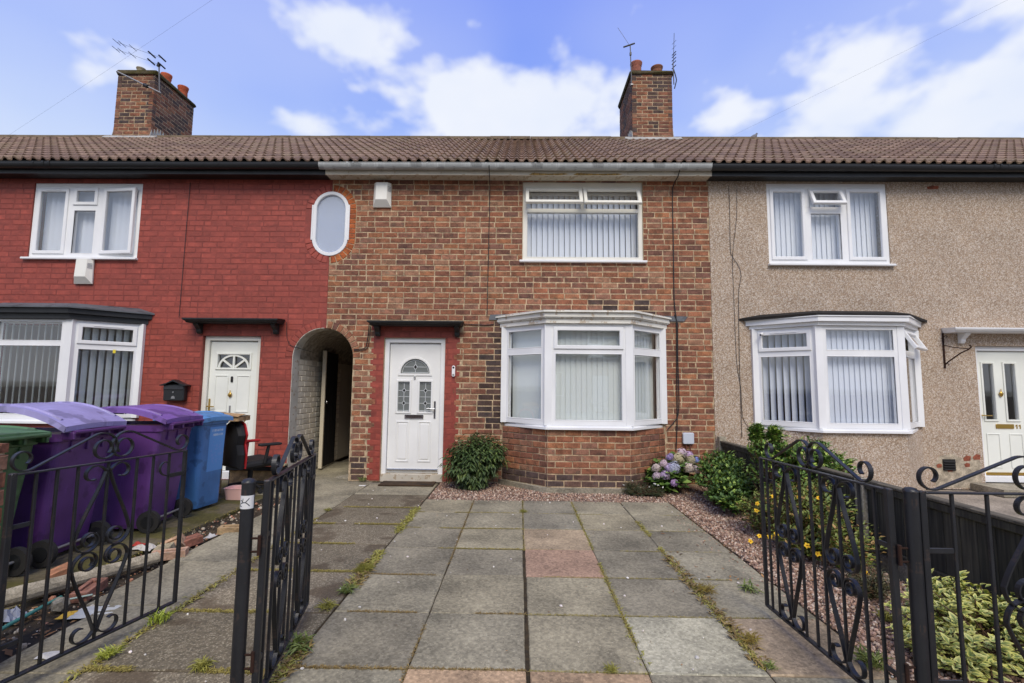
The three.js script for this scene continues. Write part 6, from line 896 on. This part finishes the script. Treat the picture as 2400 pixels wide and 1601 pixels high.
// ---------- the red house garden ----------
{
  const ch = thing('office_chair', 'black and red racing style office chair behind blue bin', 'chair', [-3.55, 0, 0.72], 0.95); const red = std({ color: css([176, 30, 34]), roughness: 0.6 }), blk = std({ color: css([26, 26, 28]), roughness: 0.7 });
  part(ch, 'seat', xf(rbox(-0.24, 0.26, 0.0, 0.10, -0.25, 0.25, 0.035), { p: [0.02, 0.32, 0], r: [0, 0, 0.06] }), blk); part(ch, 'seat_trim', xf(rbox(-0.2, 0.24, 0, 0.022, -0.262, -0.235, 0.008), { p: [0.02, 0.385, 0], r: [0, 0, 0.06] }), red);
  const bk = [[-0.24, 0], [0.24, 0], [0.26, 0.18], [0.21, 0.30], [0.25, 0.42], [0.18, 0.54], [0.10, 0.58], [-0.10, 0.58], [-0.18, 0.54], [-0.25, 0.42], [-0.21, 0.30], [-0.26, 0.18]]; part(ch, 'backrest', xf(ext(bk, -0.05, 0.05, [], 0.03), { r: [0, Math.PI / 2, 0], p: [-0.23, 0.33, 0] }), blk); part(ch, 'back_trim', xf(ext(bk.map(([a, b]) => [a * 1.03, b * 1.02]), 0.012, 0.03, [bk.map(([a, b]) => [a * 0.9, 0.03 + b * 0.9])]), { r: [0, Math.PI / 2, 0], p: [-0.205, 0.33, 0] }), red);
  for (const s of [-1, 1]) part(ch, 'armrest', merge([rbox(-0.05, 0.24, 0.60, 0.635, s * 0.29 - 0.04, s * 0.29 + 0.04, 0.012), rod([0.05, 0.38, s * 0.26], [0.08, 0.61, s * 0.29], 0.022, 8)]), s > 0 ? blk : red);
  part(ch, 'column', rod([0, 0.08, 0], [0, 0.34, 0], 0.032, 10), blk); for (let k = 0; k < 5; k++) { const a = k * 1.2566 + 0.3; const l = part(ch, 'base_leg', merge([rod([0, 0.11, 0], [Math.cos(a) * 0.28, 0.075, Math.sin(a) * 0.28], 0.025, 8, 0.016), xf(fin(new THREE.CylinderGeometry(0.03, 0.03, 0.035, 12)), { r: [Math.PI / 2, a, 0], p: [Math.cos(a) * 0.28, 0.031, Math.sin(a) * 0.28] })]), blk); }
  const ba = thing('basin', 'pale pink plastic basin beside the blue bin', 'basin', [-3.46, -0.004, 1.13]); part(ba, 'bowl', skin([rring(0, 0, 0.12, 0.10, 0.06, 0), rring(0, 0, 0.135, 0.115, 0.06, 0.13), rring(0, 0, 0.142, 0.122, 0.06, 0.132), rring(0, 0, 0.140, 0.120, 0.06, 0.136), rring(0, 0, 0.128, 0.108, 0.06, 0.132), rring(0, 0, 0.112, 0.092, 0.05, 0.01)]), std({ color: css([238, 192, 182]), roughness: 0.45 }));
  const cb = std({ map: T.mortar, color: css([206, 172, 128]), roughness: 0.95 });
  const bx = thing('cardboard_box', 'open brown cardboard box behind the blue bin lid', 'box', [-3.82, 0, 1.02], 0.05); part(bx, 'carton', rbox(-0.28, 0.0, 0.0, 0.93, -0.14, 0.10, 0.004), cb); part(bx, 'tray', rbox(-0.3, 0.3, 0.932, 0.99, -0.17, 0.13, 0.004), cb); part(bx, 'flap', xf(rbox(-0.3, 0.31, 0, 0.006, -0.02, 0.16, 0.002), { p: [0, 1.03, 0.0], r: [0.12, 0, -0.06] }), cb); part(bx, 'flap', xf(rbox(-0.3, 0.3, 0, 0.006, -0.16, 0, 0.002), { p: [0, 1.02, -0.02], r: [-0.1, 0, -0.06] }), cb);
  const pk = thing('broken_bench', 'pale plank and dark rail leaning on brown board behind chair', 'bench', [-3.66, 0, 0.30]); part(pk, 'plank', rbox(-0.40, 0.42, 0.27, 0.295, 0.02, 0.12, 0.004), std({ map: T.wood, color: css([236, 222, 180]), roughness: 0.9 })); part(pk, 'rail', rbox(-0.42, 0.44, 0.20, 0.255, 0.06, 0.10, 0.006), MAT.blackPaint); part(pk, 'board', rbox(-0.38, 0.38, 0.0, 0.195, 0.03, 0.055, 0.004), cb); for (const x of [-0.39, 0.39]) part(pk, 'leg', rbox(x - 0.02, x + 0.02, 0, 0.268, 0.0, 0.028, 0.004), MAT.blackPaint);
  // loose bricks and rubbish
  const lb = (label, p, r, cut = 1, c = [186, 138, 112], frog = true) => { const g = []; const L = 0.215 * cut; const s = rect(-L / 2, L / 2, -0.051, 0.051), body = ext(s, -0.065, 0, frog ? [rect(-L / 2 + 0.035, L / 2 - 0.035, -0.022, 0.022)] : [], 0.003); g.push(body); if (frog) g.push(box(-L / 2 + 0.03, L / 2 - 0.03, -0.024, 0.024, -0.06, -0.018)); const m = merge(g); m.rotateX(-Math.PI / 2); m.translate(0, 0.065, 0); const o = shade(new THREE.Mesh(m, std({ map: T.brick, color: css(c), roughness: 1, bumpMap: T.grainBump, bumpScale: 0.0012 }))); o.name = numbered('loose_brick'); o.position.set(...p); o.rotation.set(...r); scene.add(o); tag(o, label, 'brick', 'loose bricks on the soil'); };
  lb('large frogged brick lying flat at the path edge', [-2.84, -0.02, 3.16], [0.02, 0.35, 0.03], 1.15, [226, 186, 158]); lb('brick propped at an angle behind the large frogged brick', [-2.98, -0.01, 2.90], [0.75, 0.5, 0.1], 0.8, [228, 188, 154]); lb('dark red brick half behind the propped one', [-2.90, -0.02, 2.82], [0.1, 1.0, 0.05], 0.8, [178, 120, 100], false); lb('mossy frogged brick at the path edge behind the gate post', [-2.74, -0.02, 2.46], [0.05, 0.15, 0.0], 1.05, [206, 176, 134]); lb('broken brick piece beside the bin wheel', [-3.33, -0.01, 3.58], [0.2, 0.9, 0.15], 0.55, [208, 148, 114], false); lb('reddish brick lying under the grey pole', [-2.90, -0.03, 3.83], [0.0, 1.75, 0.1], 1, [188, 134, 112]); lb('pale brick lump by the soil edge', [-2.98, -0.03, 3.02], [0.3, 0.2, 0.1], 0.6, [204, 190, 158], false);
  const lg = [], rn = rand32(44); const A = [-3.30, 0.055, 4.20], B = [-2.84, 0.045, 3.30]; const lr = [];
  for (let i = 0; i <= 14; i++) { const t = i / 14, r = 0.058 - 0.016 * t + (rn() - 0.5) * 0.007, ring = [], cx = lerp(A[0], B[0], t) + Math.sin(t * 3) * 0.015, cz = lerp(A[2], B[2], t); for (let k = 0; k < 12; k++) { const a = k / 12 * 6.2832; ring.push([cx + Math.cos(a) * r * 0.89, lerp(A[1], B[1], t) - 0.01 + Math.sin(a) * r, cz + Math.cos(a) * r * 0.45]); } lr.push(ring); }
  solo('fallen_pole', skin(lr.reverse()), std({ map: T.mortar, color: css([196, 186, 164]), roughness: 1, bumpMap: T.grainBump, bumpScale: 0.0018 }), 'weathered grey pole lying on the soil before the bins', 'pole');
  solo('garden_hose', tube([[-2.92, 0.0, 4.42], [-2.945, 0.0, 4.30], [-2.95, 0.005, 4.18], [-2.98, 0.0, 4.05], [-3.01, -0.01, 3.92]], 0.011, 24, 8), std({ color: css([70, 140, 128]), roughness: 0.5 }), 'green garden hose lying beside the grey pole', 'hose');
  const crumple = (x0, x1, z0, z1, y, h, seed, n = 7) => { const r = rand32(seed), P = []; for (let i = 0; i <= n; i++) { const row = []; for (let k = 0; k <= n; k++) row.push([lerp(x0, x1, i / n) + (r() - 0.5) * 0.012, y + r() * h * 0.7 * (i > 0 && i < n && k > 0 && k < n ? 1 : 0.3), lerp(z0, z1, k / n) + (r() - 0.5) * 0.012]); P.push(row); } const g = skin(P, false, false); return flat(g); };
  const wm = (c) => std({ color: css(c), roughness: 0.6, side: THREE.DoubleSide });
  const pp = thing('paper_sheet', 'torn white and yellow printed sheet on the soil', 'paper', [-2.60, -0.02, 4.10], 0.25); part(pp, 'sheet', crumple(-0.13, 0.13, -0.08, 0.08, 0.005, 0.03, 1), wm([196, 196, 188])); part(pp, 'yellow_print', crumple(-0.185, -0.125, -0.02, 0.08, 0.01, 0.02, 2, 3), wm([222, 178, 60]));
  solo('plastic_bag', crumple(-3.12, -2.98, 4.14, 4.27, -0.02, 0.09, 3), wm([150, 154, 164]), 'crumpled pale plastic bag beside the hose', 'bag'); solo('plastic_tray', crumple(-3.26, -3.08, 2.96, 3.06, 0.0, 0.06, 4, 5), wm([186, 182, 176]), 'white crumpled tray on mossy ground by bricks', 'rubbish'); solo('red_wrapper', crumple(-3.34, -3.24, 2.87, 2.95, 0.0, 0.05, 5, 4), wm([176, 60, 50]), 'red torn wrapper on mossy ground by bin wheel', 'rubbish'); solo('tissue', crumple(-2.45, -2.37, 4.58, 4.65, 0.0, 0.03, 6, 4), wm([196, 194, 190]), 'white tissue scrap under the garden gate', 'rubbish'); solo('plastic_wrap', crumple(-2.86, -2.78, 2.62, 2.72, 0.0, 0.05, 7, 4), wm([176, 174, 172]), 'pale plastic scrap beside the mossy brick', 'rubbish'); solo('white_cup', crumple(-2.93, -2.86, 3.28, 3.38, 0.0, 0.10, 8, 5), wm([196, 200, 206]), 'pale crushed cup between pole end and large brick', 'rubbish');
  const st = fin(new THREE.DodecahedronGeometry(0.05, 0)); xf(st, { p: [-2.88, 0.005, 4.06], s: [1, 1, 1] }); st.scale ; solo('stone', st, MAT.concrete, 'pale stone lump beside the green hose', 'stone');
  solo('twig', rod([-2.94, 0.0, 4.0], [-2.80, 0.01, 3.92], 0.006, 6), std({ color: css([170, 190, 176]), roughness: 0.8 }), 'pale green stick between hose and paper sheet', 'stick');
}
// ---------- across the road: the terrace that the windows mirror ----------
for (let i = -2; i <= 2; i++) {
  const o = thing('opposite_house', ['cream house facing the red house from across the road', 'brick house across the road beside the cream one', 'grey rendered house across the road between two brick ones', 'brick house across the road beside the white-fronted one', 'white-fronted house facing the pebbledashed house from across the road'][i + 2], 'house', [i * 6.2, -0.02, 22], Math.PI, 'houses across the road'), wm = [std({ map: T.mortar, color: css([196, 184, 164]), roughness: 1 }), std({ map: T.brick, color: css([160, 100, 80]), roughness: 1 }), std({ map: T.mortar, color: css([176, 176, 172]), roughness: 1 }), std({ map: T.mortar, color: css([226, 226, 222]), roughness: 1 })][[0, 1, 2, 1, 3][i + 2]];
  part(o, 'wall', ext(rect(-3.095, 3.095, 0, 4.8), -5, 0, [rect(-2.4, -0.6, 3.1, 4.4), rect(0.4, 2.2, 3.1, 4.4), rect(-2.6, -0.4, 0.9, 2.3), rect(1.0, 1.95, 0.05, 2.1)]), wm);
  part(o, 'roof', skin([3.095, -3.095].map((x) => [[x, 4.75, 0.3], [x, 6.9, -2.5], [x, 4.75, -5.3]])), MAT.tile[1]);
  for (const [a, b, c, d] of [[-2.4, -0.6, 3.1, 4.4], [0.4, 2.2, 3.1, 4.4], [-2.6, -0.4, 0.9, 2.3]]) { const w = windowUnit({ w: b - a, h: d - c, lights: [[0.07, (b - a) / 2 - 0.04, 0.07, d - c - 0.07], [(b - a) / 2 + 0.04, b - a - 0.07, 0.07, d - c - 0.07]] }); w.position.set(a, c, -0.05); o.add(w); }
  part(o, 'door', rbox(1.0, 1.95, 0.05, 2.1, -0.1, -0.06, 0.004), MAT.doorWhite);
}
renderer.render(scene, camera);
